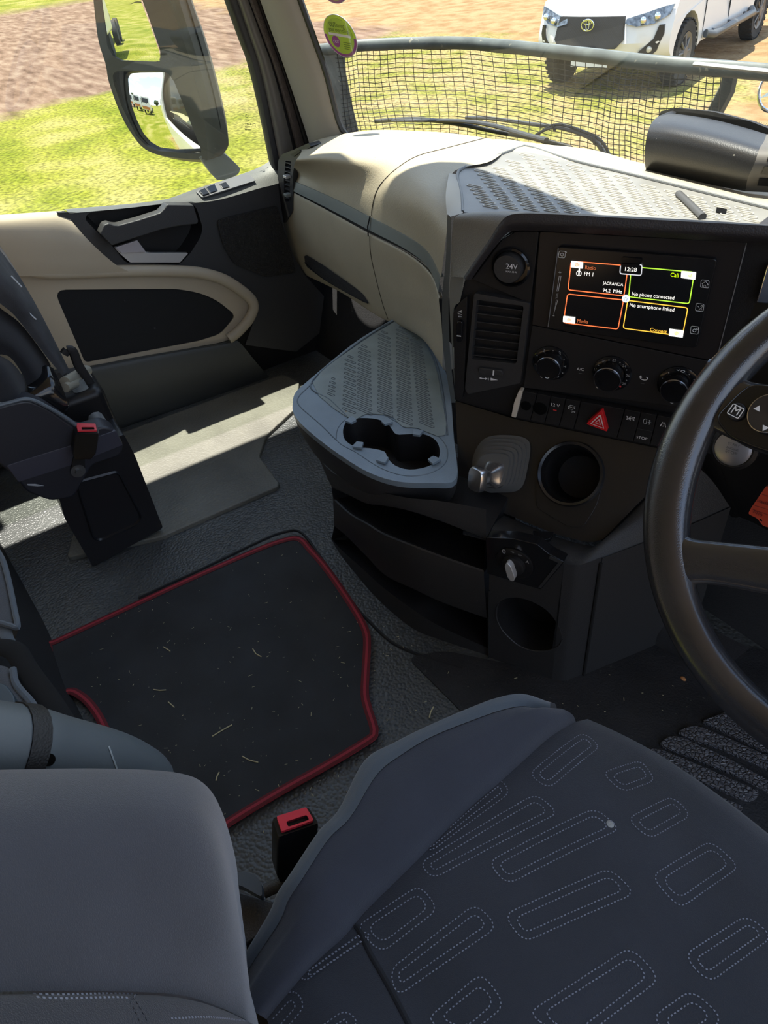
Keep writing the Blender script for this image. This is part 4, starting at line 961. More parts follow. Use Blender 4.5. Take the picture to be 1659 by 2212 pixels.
# gear selector: rubber gaiter and silver handle
gs = thing('gear_selector', Q(1085, 1040), 'silver two-stub gear lever on a ribbed black rubber gaiter', 'gear lever')
def gq(u, v, off): return Q(u, v, off)
lay = []
b4 = [(1020, 996), (1046, 948), (1100, 940), (1143, 954), (1140, 1010), (1124, 1056), (1082, 1064), (1034, 1056)]
for i in range(6):
    f = i / 5; cx, cy = 1088 - 22 * f, 1006 + 12 * f; s_ = 1 - .42 * f; o1 = .004 + .036 * f
    ring = [gq(cx + (u - 1088) * s_, cy + (v - 1006) * s_, o1) for u, v in b4]
    ringb = [gq(cx + (u - 1088) * s_, cy + (v - 1006) * s_, o1 + .0030) for u, v in b4]
    ring2 = [gq(cx + (u - 1088) * (s_ * .86), cy + (v - 1006) * (s_ * .86), o1 + .0034) for u, v in b4]
    lay += [loopchain(ring, 5), loopchain(ringb, 5), loopchain(ring2, 5)]
g = G(); g.grid(lay, cu=True); n_ = len(lay[0]); g.f.append([(len(lay) - 1) * n_ + i for i in range(n_)]); g.build('gaiter', mat('grey_black_rubber', (.075, .075, .073), .45), gs)
P0, P1 = gq(1066, 1024, .040), gq(1028, 1036, .078)
def sqring(c, n_, w, h, r=.3):
    a = EK - n_ * EK.dot(n_); a.normalize(); b = n_.cross(a)
    return [c + a * (w * math.copysign(abs(math.cos(t)) ** .55, math.cos(t))) + b * (h * math.copysign(abs(math.sin(t)) ** .55, math.sin(t))) for t in [2 * PI * i / 24 for i in range(24)]]
ax = (P1 - P0).normalized()
g = G(); rs_ = [sqring(P0 - ax * .012, NS, .020, .024), sqring(P0, NS, .021, .025), sqring(P0 + ax * .006, (NS + ax).normalized(), .016, .020), sqring(P0.lerp(P1, .35), ax, .0115, .013), sqring(P0.lerp(P1, .62), ax, .0095, .012), sqring(P0.lerp(P1, .74), ax, .012, .017), sqring(P0.lerp(P1, .80), ax, .017, .022), sqring(P1, ax, .0165, .022), sqring(P1 + ax * .004, ax, .0145, .020)]
g.grid(rs_, cu=True); g.f.append([8 * 24 + i for i in range(24)]); g.f.append([i for i in range(24)]); g.build('lever_handle', mat('satin_silver', (.60, .59, .58), .24, metal=.95), gs, ang=50)

# ---- lower body: the wall follows the floor line of the photo ----
PLN = [W(u, v, z=0) for u, v in ((680, 1080), (692, 1117), (723, 1180), (770, 1242), (821, 1299), (889, 1356), (951, 1382), (1060, 1418), (1130, 1446), (1192, 1470), (1215, 1473), (1235, 1468), (1262, 1457), (1417, 1392), (1500, 1352))]
PLN = [p for p in PLN]
def BW(u, v, off=0.0):
    r = ray(u, v); best = None
    for i in range(len(PLN) - 1):
        a, b = PLN[i], PLN[i + 1]; d = b - a; n_ = V((d.y, -d.x, 0)).normalized()
        if n_.y > 0.2 and False: n_ = -n_
        a2 = a + n_ * off
        den = n_.dot(V((r.x, r.y, 0)))
        if abs(den) < 1e-9: continue
        s = n_.dot(V((a2.x, a2.y, 0))) / den
        if s <= 0: continue
        q = CAMP + r * s; t = (V((q.x, q.y, 0)) - V((a2.x, a2.y, 0))).dot(V((d.x, d.y, 0))) / V((d.x, d.y, 0)).length_squared
        m_ = 0 if 0 <= t <= 1 else (-t if t < 0 else t - 1) * d.length
        if best is None or m_ < best[0] - 1e-9: best = (m_, q, n_)
    return best[1], best[2]
def BR(pts, off=0.0, inset=0.0):
    o_ = []
    for u, v in pts:
        q, n_ = BW(u, v, off); o_.append(q - n_ * inset)
    return o_
lb = thing('lower_console', V((-.8, .7, 0)), 'dark lower console with two long pockets, a round knob and a hollow cup recess', 'console')
LBM = mat('dark_lower_plastic', (.024, .0235, .024), .5, bump=('voronoi', 560, .0006, .35), speck=(120, .735, (.10, .09, .08)))
flr = [(692, 1119), (723, 1182), (770, 1244), (821, 1301), (889, 1358), (951, 1384), (1060, 1420)]
p2l = [(716, 1166), (742, 1192), (776, 1222), (822, 1264), (880, 1308), (945, 1350), (1058, 1402)]
p2u = [(722, 1136), (746, 1156), (790, 1200), (832, 1242), (892, 1271), (955, 1300), (1052, 1335)]
p1l = [(720, 1080), (755, 1112), (792, 1134), (827, 1156), (885, 1180), (950, 1205), (1045, 1238)]
p1u = [(716, 1050), (752, 1068), (790, 1086), (830, 1092), (880, 1102), (950, 1124), (1050, 1162)]
top_ = [(676, 960), (706, 1010), (755, 1040), (820, 1062), (880, 1075), (950, 1082), (1050, 1100)]
def loft2(name, rows, m, par, nu=40, nv=8, **k): g = G(); g.loft(rows, nu, nv); return g.build(name, m, par, **k)
loft2('kick_panel', [BR(flr), BR(p2l)], LBM, lb)
loft2('pocket_front', [BR(p2u, 0, .012), BR(p2u), BR([(a[0] * .5 + b[0] * .5, a[1] * .5 + b[1] * .5) for a, b in zip(p2u, p1l)], .004), BR(p1l), BR(p1l, 0, .010)], LBM, lb, 40, 14)
rtop = BR(top_)
loft2('upper_skirt', [BR(p1u, 0, .012), BR(p1u), rtop], CHAR, lb, 40, 10)
for a_, b_, nm in ((p2l, p2u, 'lower_pocket'), (p1l, p1u, 'upper_pocket')):
    A1, A2 = BR(a_), BR(a_, 0, .17); B1, B2 = BR(b_), BR(b_, 0, .17)
    A2 = [p - V((0, 0, .03)) for p in A2]
    g = G(); g.loft([A1, A2, B2, B1], 30, lin=True); rws = [chain(r, 30) for r in (A1, A2, B2, B1)]
    for e in (0, -1):
        k = len(g.v); g.v += [r[e] for r in rws]; g.f.append([k, k + 1, k + 2, k + 3])
    g.build(nm, BLK, lb, ang=50)
# right-hand block with its seams
def wallgrid(name, top, bot, m, off=0.0, par=lb, n=24, bevel=0):
    g = G(); T, B = chain(BR(top, off), n), chain(BR(bot, off), n); g.grid([[t.lerp(b, k / 10) for t, b in zip(T, B)] for k in range(11)]); return g.build(name, m, par, smooth=True)
PT = PLN[7:13]
def zwall(pts, z0, z1, off=0.0):
    o_ = []
    for z in (z0, z1): o_.append([V((p.x, p.y, z)) for p in pts])
    return o_
zt = .315
wl = chain([W(1051, 1419, z=0)] + PLN[7:13], 34)
cupx, cupn = BW(1143, 1352)
# cavity: cut out of the block's wall with a true hole
wall_o = [V((p.x, p.y, 0)) for p in wl] + [V((p.x, p.y, zt)) for p in reversed(wl)]
a7, b9 = W(1056, 1419, z=0), PLN[9]; tdir = (b9 - a7).normalized(); nw = V((tdir.y, -tdir.x, 0)); nw = nw if nw.y < 0 else -nw
dw = nw.dot(a7)
def H(u, v, off=0.0): return W(u, v, n=nw, d=dw + off)
cu_c = H(1140, 1350); ring = [H(u, v) for u, v in ((1072, 1322), (1080, 1300), (1105, 1291), (1140, 1296), (1180, 1318), (1205, 1350), (1214, 1382), (1200, 1400), (1165, 1407), (1125, 1397), (1092, 1370), (1076, 1345))]
ring = loopchain(ring, 4)
outer_ = [a7, H(1192, 1470), V((H(1192, 1470).x, H(1192, 1470).y, zt)), V((a7.x, a7.y, zt))]
g = G(); g.prism(outer_, nw * -.004, [ring]); g.build('cup_block', LBM, lb, smooth=True)
cup_in = [[p for p in ring], [p + (cu_c - p) * .04 - nw * .03 for p in ring], [p + (cu_c - p) * .12 - nw * .075 - UP * .01 for p in ring]]
g = G(); g.grid(cup_in, cu=True); k = len(ring); g.f.append([2 * k + i for i in range(k)]); g.build('cup_recess', BLK, lb, ang=60)
g = G(); g.tube(ring[k // 2:] + ring[:4], .0016, 6); g.build('recess_rim', CHAR, lb)
corner = [p for p in chain([H(1192, 1470), PLN[10], PLN[11], PLN[12]], 14)]
g = G(); g.grid([[V((p.x, p.y, zt * t / 4)) for p in corner] for t in range(5)]); g.build('corner_panel', LBM, lb)
sidep = chain([PLN[12], PLN[13], PLN[14]], 6)
g = G(); g.grid([[V((p.x, p.y, zt * 1.0 * t / 4)) + V((.002, -.001, 0)) for p in sidep] for t in range(5)]); g.build('side_panel', LBM, lb)
g = G(); a = PLN[12] + V((.002, -.003, .0)); g.tube([a, a + UP * (zt - .01)], .0028, 6); g.build('panel_seam', mat('seam_black', (.004, .004, .004), .8), lb)
g = G(); a = a7 + nw * .001; g.tube([a, a + UP * (zt - .12)], .002, 6); g.build('panel_seam', mat('seam_black', (.004, .004, .004), .8), lb)
# ledge between the sloping panel and the walls
led_in = Qs([(1005, 1088), (1085, 1112), (1200, 1159), (1270, 1178), (1300, 1174), (1360, 1112), (1425, 1046), (1470, 980)], -.006)
led_mid = [W(u, v, z=zt + .012) for u, v in ((1005, 1120), (1080, 1146), (1190, 1186), (1250, 1196), (1312, 1190), (1375, 1160), (1440, 1120), (1500, 1075))]
led_out = [V((p.x, p.y, zt - .002)) for p in [BW(u, v)[0] for u, v in ((1000, 1150), (1060, 1170))] + [V((q.x, q.y, 0)) for q in (H(1120, 1440), H(1185, 1465), PLN[10], PLN[12], PLN[13], PLN[14])]]
led_mid = [a.lerp(b, .55) + UP * .012 for a, b in zip(led_in, led_out)]
g = G(); g.loft([led_in, led_mid, led_out], 50, 12); g.build('console_ledge', CHAR, lb)
# knob plate
KP = [(1049, 1161), (1110, 1164), (1160, 1176), (1186, 1197), (1219, 1214), (1168, 1274), (1128, 1262), (1052, 1239)]
g = G(); g.prism(rnd([H(u, v, .006) for u, v in KP], .003), nw * -.02); kp = g.build('knob_plate', GLOSS, lb, bevel=.001)
ck_ = H(1112, 1216, .006); rk = (H(1112 + 37, 1216, .006) - H(1112 - 37, 1216, .006)).length / 2
g = G(); g.lathe(ck_, nw, [(rk, 0), (rk, .002), (rk * .95, .003), (rk * .6, .003)], 40); g.build('knob_scale', BLK2, kp)
g = G(); g.lathe(ck_, nw, [(rk * .62, 0), (rk * .60, .010), (rk * .5, .012), (0, .012)], 32); g.build('light_knob', BLK, kp)
g = G(); th = H(1106, 1195, .02) - H(1118, 1238, .02); th.normalize(); sd = nw.cross(th)
g.prism(rnd([ck_ + th * a + sd * b + nw * .012 for a, b in ((.019, .002), (.012, .006), (-.012, .007), (-.020, .003), (-.020, -.003), (-.012, -.007), (.012, -.006), (.019, -.002))], .003), nw * .012); g.build('knob_grip', SILV, kp, bevel=.002)
g = G(); ec_ = H(1110, 1216, .006); hh = nw.cross(UP).normalized(); hh = hh if hh.x > 0 else -hh
for a, tx in ((-45, '0'), (-8, '=D'), (22, 'D='), (62, 'A')):
    q = ck_ + (hh * math.sin(math.radians(a)) + UP * math.cos(math.radians(a))) * rk * .80 + nw * .0034; g.text(tx, q - hh * .003, q + hh * .003, UP, .0003)
g.build('knob_marks', GREYI, kp, smooth=False)
g = G(); g.prism([H(u, v, .0065) for u, v in ((1188, 1200), (1216, 1213), (1169, 1270), (1163, 1268), (1206, 1215), (1186, 1206))], nw * .001); g.build('plate_bevel', CHAR, kp)
g = G(); g.prism(rnd([W(u, v, z=zt + .012) for u, v in ((1150, 1146), (1198, 1149), (1188, 1164), (1172, 1166), (1152, 1158))], .003), V((0, 0, -.008))); g.build('release_tab', GLOSS, lb, bevel=.001)

# =====================================================================
# CUP HOLDER TRAY
# =====================================================================
ZC = .385
ct = thing('cup_holder_tray', W(800, 1000, z=ZC - .06), 'blue-grey triangular tray with ribbed rubber inlay and a double cup holder', 'tray')
to = [(632, 872), (638, 848), (668, 820), (760, 744), (820, 706), (870, 681), (905, 700), (935, 738), (962, 800), (974, 860), (981, 950), (986, 1033), (930, 1043), (860, 1040), (800, 1022), (745, 990), (690, 950), (650, 915), (634, 892)]
tow = loopchain([W(u, v, z=ZC) for u, v in to], 4)
ch1 = [(741, 935), (746, 915), (768, 904), (805, 904), (833, 912), (845, 925), (856, 938), (880, 938), (915, 938), (940, 950), (950, 972), (945, 993), (922, 1008), (885, 1014), (855, 1006), (838, 990), (830, 975), (800, 968), (770, 965), (748, 953)]
hw = loopchain([W(u, v, z=ZC) for u, v in ch1], 3)
g = G(); g.prism(tow, V((0, 0, -.012)), [hw]); g.build('tray_top', TRAYM, ct, bevel=.003, seg=3)
cT = sum(tow, V()) / len(tow)
g = G(); g.grid([[p + V((0, 0, -.006)) for p in tow], [p + (cT - p) * .012 - UP * .028 for p in tow], [p + (cT - p) * .05 - UP * .055 for p in tow], [p + (cT - p) * .12 - UP * .09 for p in tow]], cu=True); k = len(tow); g.f.append([3 * k + i for i in range(k)])
g.build('tray_skirt', CHAR, ct)
cH = sum(hw, V()) / len(hw)
g = G(); g.grid([hw, [p + (cH - p) * .04 - UP * .035 for p in hw], [p + (cH - p) * .08 - UP * .062 for p in hw]], cu=True); k = len(hw); g.f.append([2 * k + i for i in range(k)])
g.build('cup_well', BLK, ct, ang=50)
for (u, v), d in (((757, 910), (1, .6)), ((838, 913), (-1, .4)), ((774, 966), (.5, -.8)), ((903, 936), (-.4, .8)), ((826, 997), (.6, -.6)), ((939, 998), (-1, -.6))):
    a = W(u, v, z=ZC + .001); e = (W(u + d[0] * 12, v + d[1] * 12, z=ZC + .001) - a).normalized(); s_ = e.cross(UP)
    g = G(); g.prism(rnd([a - e * .006 - s_ * .010, a + e * .011 - s_ * .007, a + e * .011 + s_ * .007, a - e * .006 + s_ * .010], .002), UP * .005); g.build('grip_tab', TRAYM, ct, bevel=.0015)
# raised borders and inlay
ins = [(676, 828), (764, 752), (828, 711), (867, 690), (893, 705), (920, 745), (940, 790), (952, 850), (962, 940), (900, 925), (870, 922), (846, 900), (820, 896), (790, 895), (752, 903)]
iw = loopchain([W(u, v, z=ZC + .0006) for u, v in ins], 3)
g = G(); g.prism(iw, UP * .0012); g.build('rubber_inlay', SLATE2, ct)
g = G()
g.tube([q + UP * .001 for q in chain([W(u, v, z=ZC) for u, v in ((752, 903), (715, 866), (672, 828), (764, 749), (828, 707), (868, 686))], 30)], .0016, 6)
g.tube([q for q in chain([W(u, v, z=ZC) for u, v in ((868, 686), (897, 703), (924, 742), (945, 790), (957, 850), (967, 940))], 30)], .0016, 6)
g.tube(chain([W(u, v, z=ZC) for u, v in ((726, 950), (690, 915), (650, 880), (643, 862), (660, 842), (700, 806), (760, 756), (825, 706), (860, 690))], 40), .0014, 6)
g.tube(chain([W(u, v, z=ZC) for u, v in ((726, 950), (730, 925), (752, 903), (790, 893), (825, 895), (850, 908), (880, 922), (930, 930), (962, 960), (966, 990), (950, 1012), (915, 1026), (870, 1027), (820, 1010), (770, 978), (740, 962), (726, 950))], 70), .0010, 6)
g.build('raised_border', mat('tray_border', (.10, .125, .145), .4), ct)
def capsule(g, a, b, w, n, r=.0010):
    e = (b - a); L_ = e.length; e.normalize(); s_ = e.cross(n).normalized(); o_ = []
    for i in range(6): t = PI * i / 5; o_.append(b + e * (w * math.sin(t)) + s_ * (w * math.cos(t)))
    for i in range(6): t = PI * i / 5; o_.append(a - e * (w * math.sin(t)) - s_ * (w * math.cos(t)))
    g.tube(o_, r, 6, closed=True)
g = G()
for (b0, t0, n_, hw_) in (((715, 852), (720, 818), 5, 5), ((754, 887), (757, 771), 13, 12), ((787, 888), (787, 748), 17, 14), ((832, 893), (830, 718), 21, 14), ((875, 911), (868, 708), 24, 14), ((922, 917), (897, 730), 23, 13)):
    for i in range(n_):
        f = i / (n_ - 1); u = b0[0] + (t0[0] - b0[0]) * f; v = b0[1] + (t0[1] - b0[1]) * f
        h_ = hw_ * (1 - .25 * f); 
        if i == n_ - 1: h_ *= .4
        capsule(g, W(u - h_, v - h_ * .42, z=ZC + .0018), W(u + h_, v + h_ * .42, z=ZC + .0018), .0026, UP)
g.build('rib_pattern', mat('rib_ridges', (.09, .105, .11), .35), ct)

# =====================================================================
# TOP SHELF behind the console hood
# =====================================================================
ZS = .742
ts = thing('dash_top_tray', W(1250, 400, z=ZS), 'dusty grey ribbed anti-slip tray on top of the dashboard', 'tray')
tpo = [(987, 378), (1006, 361), (1070, 338), (1123, 319), (1146, 318), (1238, 347), (1400, 386), (1659, 450), (1760, 474), (1760, 500), (1659, 488), (1400, 474), (1110, 463), (998, 459)]
g = G(); g.prism(rnd([W(u, v, z=ZS) for u, v in tpo], .008), V((0, 0, -.02))); g.build('tray_floor', SLATE, ts)
g = G(); g.tube([W(u, v, z=ZS + .001) for u, v in pxchain([(999, 458), (996, 420), (988, 378), (1006, 361), (1070, 338), (1123, 319), (1146, 318), (1238, 347), (1400, 386), (1659, 450), (1760, 474)], 60)], .003, 8); g.build('tray_rim', mat('slate_rim', (.11, .115, .115), .45), ts)
def inside(px_, poly):
    x, y = px_; c = False; n_ = len(poly)
    for i in range(n_):
        x1, y1 = poly[i]; x2, y2 = poly[i - 1]
        if (y1 > y) != (y2 > y) and x < (x2 - x1) * (y - y1) / (y2 - y1) + x1: c = not c
    return c
clip = [(1008, 385), (1020, 368), (1128, 328), (1146, 326), (1240, 355), (1400, 396), (1659, 460), (1659, 482), (1400, 468), (1110, 455), (1010, 455)]
g = G()
for i in range(-5, 18):
    for j in range(0, 40):
        u = 1006 + i * 44 + j * 7.0; v = 326 + i * 3 + j * 8.8
        hw_ = 15.5
        if inside((u - hw_, v - 1), clip) and inside((u + hw_, v + 3), clip):
            capsule(g, W(u - hw_ + 3, v - 2.5, z=ZS + .0005), W(u + hw_ - 3, v + 2.5, z=ZS + .0005), .0030, UP, .0011)
g.build('rib_pattern', mat('highlight_ridges', (.40, .385, .34), .35), ts)  # ribs coloured pale to stand for the highlights on them
g = G(); g.tube([W(1466, 418, z=ZS + .004), W(1518, 468, z=ZS + .004)], [(.006, .005)] * 2, 10, flat=UP); g.build('divider_bar', mat('dark_divider', (.06, .058, .055), .5), ts)
g = G(); g.prism([W(u, v, z=ZS + .001) for u, v in ((1548, 449), (1570, 453), (1568, 463), (1546, 458))], UP * .001); g.build('dark_patch', GLOSS, ts)
# beige shelf round the tray
sh1 = [W(u, v, z=.738) for u, v in ((1060, 302), (1123, 311), (1238, 324), (1334, 351), (1494, 389), (1659, 424), (1800, 455))]
sh2 = [W(u, v, z=.744) for u, v in ((1030, 352), (1110, 322), (1238, 344), (1334, 366), (1494, 405), (1659, 446), (1800, 480))]
g = G(); g.loft([[p + V((0, .05, -.01)) for p in sh1], sh1, [a.lerp(b, .5) + UP * .002 for a, b in zip(sh1, sh2)], sh2, [p + V((0, -.03, -.012)) for p in sh2]], 50, 22)
bs = g.build('shelf_surround', BEIGE, db, ang=80)
g = G(); e1 = [W(u, v, z=z) for u, v, z in ((975, 376, .741), (995, 352, .746), (1060, 330, .748))]
rg1 = [W(u, v, z=z) for u, v, z in ((1060, 348, .747), (985, 372, .742))]
rim_l = [(958, 382), (962, 420), (966, 462)]; rim_r = [(990, 376), (996, 420), (999, 462)]
ra = [W(970, 374, z=.741), W(963, 420, y=.70), W(966, 470, y=.67)]; rr_ = [W(990, 377, z=.744), W(996, 420, z=.744), W(1000, 460, z=.744)]
g.loft([ra, rr_], 16, 6); g.build('shelf_side', mat('grey_beige_edge', (.30, .27, .22), .5), db)
# the narrow outer flank of the console beside the glovebox
g = G(); g.loft([[W(966, 462, y=.68), W(963, 560, y=.69), W(955, 650, y=.695), W(958, 760, y=.69), W(975, 870, y=.66)], [K(975, 470, .0), K(973, 560, 0), K(969, 650, 0), K(972, 760, 0), K(984, 870, 0)]], 20, 4)
g.build('flank', mat('black_flank', (.03, .028, .026), .45), cc)
g = G(); g.loft([[K(973, 597, .001), K(971, 650, .001), K(973, 700, .001), K(978, 780, .001), K(984, 866, .001)], [K(1001, 600, .003), K(994, 650, .003), K(980, 672, .003), K(980, 780, .003), K(985, 866, .003)]], 20, 4)
g.build('flank_face', mat('grey_beige_flank', (.14, .145, .13), .5), cc)

# =====================================================================
# DRIVER SIDE: dark lower dash, start button, key tag, footwell
# =====================================================================
dd = thing('driver_dashboard', V((-.1, .95, .3)), 'black dashboard section behind the steering wheel', 'dashboard')
g = G(); y0 = .90
g.prism([K(1612, 535, -.006), V((-.42, .93, .77)), V((.7, .93, .77)), V((.7, .90, .30)), V((-.44, .90, .30)), K(1440, 985, -.03), K(1520, 900, -.006)], V((0, .16, 0))) if False else None
g.grid([chain([K(1600, 515, -.02), V((-.45, .92, .78)), V((.1, .93, .78)), V((.7, .92, .78))], 12), chain([K(1575, 640, -.02), V((-.45, .88, .68)), V((.1, .88, .68)), V((.7, .88, .68))], 12),
        chain([K(1545, 780, -.02), V((-.45, .87, .56)), V((.1, .85, .56)), V((.7, .85, .56))], 12), chain([K(1490, 960, -.03), V((-.43, .88, .42)), V((.1, .88, .42)), V((.7, .88, .42))], 12),
        chain([V((-.50, .93, .28)), V((-.43, .95, .28)), V((.1, .97, .28)), V((.7, .97, .28))], 12)])
g.build('lower_dash', BLK2, dd)
g = G(); g.grid([chain([K(1600, 515, -.02), V((-.45, .92, .78)), V((.1, .93, .78)), V((.7, .92, .78))], 12), chain([V((-.66, 1.18, .75)), V((-.4, 1.24, .75)), V((.1, 1.25, .75)), V((.74, 1.2, .75))], 12)]); g.build('binnacle_top', COWL, dd)
g = G(); g.prism(rnd(Ks([(1657, 572), (1700, 575), (1690, 660), (1633, 655)], .012), .003), NK * -.01); g.build('chrome_vent_trim', CHROME, dd, bevel=.002)
g = G(); o_ = rnd(Ks([(1621, 690), (1700, 700), (1690, 760), (1606, 745)], .002), .003); g.prism(o_, NK * -.01); g.build('switch_blank', BLK, dd, bevel=.001)
# steering column shroud with the start button
g = G(); ca = V((-.15, .62, .66)); cb = V((-.15, .90, .50))
rws = []
for t in (0, .3, .7, 1):
    c_ = ca.lerp(cb, t); w_ = .085 + .03 * t
    rws.append([c_ + V((math.copysign(abs(math.cos(a)) ** .6, math.cos(a)) * w_, 0, math.copysign(abs(math.sin(a)) ** .6, math.sin(a)) * (.06 + .015 * t))) for a in [2 * PI * i / 24 for i in range(24)]])
g.grid(rws, cu=True); g.f.append(list(range(24))); g.build('column_shroud', BLK2, dd)
bp_ = W(1585, 968, y=.80); nb = (CAMP - bp_).normalized(); nb = (nb + V((.1, -.8, 0))).normalized()
g = G(); g.lathe(bp_, nb, [(.032, -.02), (.032, .0), (.027, .004), (.024, .002)], 36); g.build('button_collar', BLK, dd)
sb = thing('start_button', bp_, 'round silver start button glinting behind the steering wheel', 'button')
g = G(); g.lathe(bp_, nb, [(.0245, -.01), (.0245, .004), (.020, .0055), (0, .006)], 36); g.build('button_face', mat('satin_button', (.55, .54, .56), .3, metal=.9), sb)
A_, B_, N_ = basis(nb); g = G()
for i, tx in enumerate(('START', 'ENGINE', 'STOP')): q = bp_ + B_ * (.005 - .006 * i) + nb * .0062; g.text(tx, q - A_ * .008, q + A_ * .008, UP, .0003)
g.build('button_lettering', mat('grey_engraving', (.15, .15, .16), .5), sb, smooth=False)
tg = thing('key_tag', W(1640, 1130, y=.72), 'orange-red paper key tag with handwriting hanging behind the steering wheel', 'tag')
tpx = [(1655, 1050), (1664, 1048), (1700, 1062), (1700, 1150), (1648, 1136), (1636, 1120), (1616, 1110), (1622, 1098)]
g = G(); o_ = rnd([W(u, v, y=.72) for u, v in tpx], .003); g.prism(o_, V((0, .0012, 0)), [circ(W(1643, 1124, y=.72), V((1, 0, 0)), UP, .0022, 12)]); g.build('tag_card', mat('orange_red_card', (.62, .075, .035), .7), tg)
g = G()
for a, b in (((1634, 1082), (1690, 1098)), ((1630, 1092), (1690, 1110)), ((1626, 1101), (1690, 1122)), ((1646, 1068), (1690, 1080))): g.tube([W(*a, y=.7193), W(*b, y=.7193)], .0003, 4)
g.text('2019', W(1626, 1106, y=.7193), W(1646, 1117, y=.7193), UP, .0002); g.text('stc0', W(1640, 1085, y=.7193), W(1659, 1092, y=.7193), UP, .0002)
g.build('handwriting', mat('tag_ink', (.16, .02, .02), .7), tg, smooth=False)
g = G(); g.tube([W(1660, 1052, y=.72), W(1672, 1010, y=.73), W(1668, 975, y=.76)], .0012, 6); g.build('string', BLK, tg)

# ribbed heel plate of the driver's footwell
hp = thing('ribbed_heel_mat', W(1550, 1680, z=0), 'black heel mat with raised pebbled ribs in the driver footwell', 'mat')
RIBM = mat('pebbled_rib_rubber', (.10, .098, .105), .45, bump=('cells', 150, .003, 1.0))
ribs = [[(1514, 1556), (1570, 1536), (1600, 1560), (1700, 1605), (1700, 1645), (1640, 1615), (1560, 1575)],
        [(1462, 1580), (1492, 1565), (1520, 1570), (1600, 1605), (1700, 1650), (1700, 1688), (1655, 1655), (1560, 1615), (1480, 1590)],
        [(1422, 1606), (1446, 1588), (1470, 1590), (1560, 1630), (1700, 1705), (1700, 1716), (1680, 1716), (1630, 1690), (1500, 1635)],
        [(1378, 1632), (1404, 1615), (1430, 1618), (1520, 1655), (1642, 1708), (1636, 1722), (1618, 1728), (1590, 1718), (1480, 1670)],
        [(1385, 1650), (1460, 1680), (1540, 1712), (1607, 1742), (1600, 1755), (1580, 1762), (1550, 1752), (1430, 1695)],
        [(1460, 1722), (1500, 1738), (1570, 1770), (1566, 1784), (1550, 1796), (1530, 1794), (1490, 1765)]]
for r_ in ribs:
    g = G(); g.prism(rnd([W(u, v, z=.012) for u, v in r_], .008), V((0, 0, -.014))); g.build('rib', RIBM, hp, bevel=.002)
# pedal box hump and a stray chip
g = G(); g.loft([[W(u, v, z=.0) for u, v in ((1415, 1395), (1470, 1425), (1495, 1455), (1540, 1470))], [W(u, v, z=.035) for u, v in ((1420, 1370), (1480, 1395), (1520, 1420), (1570, 1440))], [W(u, v, z=.07) for u, v in ((1430, 1330), (1500, 1340), (1560, 1370), (1620, 1400))]], 20, 10)
tag(g.build('pedal_floor_hump', RUBD), 'dark carpeted hump on the floor under the steering wheel', 'floor covering')
g = G(); g.sphere(W(1476, 1466, z=.004), (.006, .004, .003), 8); tag(g.build('wood_chip', mat('chip_orange', (.5, .22, .08), .8)), 'small orange-brown chip on the floor beside the console corner', 'debris')
def carpet(name, pts, z, m): g = G(); g.prism(rnd([W(u, v, z=z) for u, v in pts], .02), V((0, 0, -.01))); return g.build(name, m)
cf = carpet('footwell_mat', [(880, 1420), (960, 1405), (1200, 1455), (1430, 1370), (1760, 1420), (1900, 1900), (1700, 2300), (1100, 1760), (1020, 1560)], .003, mat('dark_worn_rubber', (.017, .017, .018), .75, bump=('noise', 260, .0025, .7), speck=(85, .70, (.09, .085, .07)), var=(10, .4)))
tag(cf, 'worn black rubber footwell mat in front of the driver seat', 'mat')

# =====================================================================
# STEERING WHEEL
# =====================================================================
sw_ = thing('steering_wheel', V((-.148, .563, .737)), 'black leather steering wheel with button pad cut off by the right edge', 'steering wheel')
AL = .88; Cw = V((-.148, .563, .737)); NW = V((0, -math.sin(AL), math.cos(AL))); EW_ = V((1, 0, 0)); VW = NW.cross(EW_).normalized()
RR = .217
def wheelp(u, v, off=0.0): return W(u, v, n=NW, d=NW.dot(Cw) + off)
LEA = mat('worn_black_leather', (.022, .022, .024), .22, spec=1.0, bump=('voronoi', 900, .0003, .25), var=(16, .2))
g = G(); rp = circ(Cw, EW_, VW, RR, 120)
rows = []
for i, p in enumerate(rp):
    rad = (p - Cw).normalized(); ang_ = math.degrees(math.atan2((p - Cw).dot(VW), (p - Cw).dot(EW_))) % 360
    grip = math.exp(-((ang_ - 200) / 38) ** 2) + math.exp(-((ang_ + 0 - 340) / 38) ** 2)
    a, b = .0185 + .006 * grip, .0165
    rows.append([p - rad * (.004 * grip) + rad * (a * math.cos(t)) + NW * (b * math.sin(t)) for t in [2 * PI * j / 18 for j in range(18)]])
g.grid(rows, cu=True, cv=True); g.build('rim', LEA, sw_)
def spoke(top, bot, off0, off1, th, name='spoke'):
    g = G(); n_ = 14; T, B = pxchain(top, n_), pxchain(bot, n_); rows = []
    for i in range(n_):
        f = i / (n_ - 1); o_ = off0 + (off1 - off0) * f
        a, b = wheelp(*T[i], o_), wheelp(*B[i], o_); m_ = a.lerp(b, .5); hw = (a - b) / 2
        rows.append([m_ + hw * math.copysign(abs(math.cos(t)) ** .5, math.cos(t)) + NW * (th * math.copysign(abs(math.sin(t)) ** .7, math.sin(t)) - th) for t in [2 * PI * j / 20 for j in range(20)]])
    g.grid(rows, cu=True); g.f.append(list(range(20))); return g.build(name, LEA, sw_)
spoke([(1440, 1130), (1484, 1158), (1540, 1166), (1659, 1178), (1760, 1190)], [(1440, 1270), (1480, 1262), (1540, 1262), (1659, 1284), (1760, 1300)], .010, .006, .011)
spoke([(1530, 770), (1575, 800), (1625, 822), (1700, 828), (1790, 830)], [(1480, 905), (1520, 920), (1575, 945), (1640, 975), (1790, 1010)], .010, .004, .009)
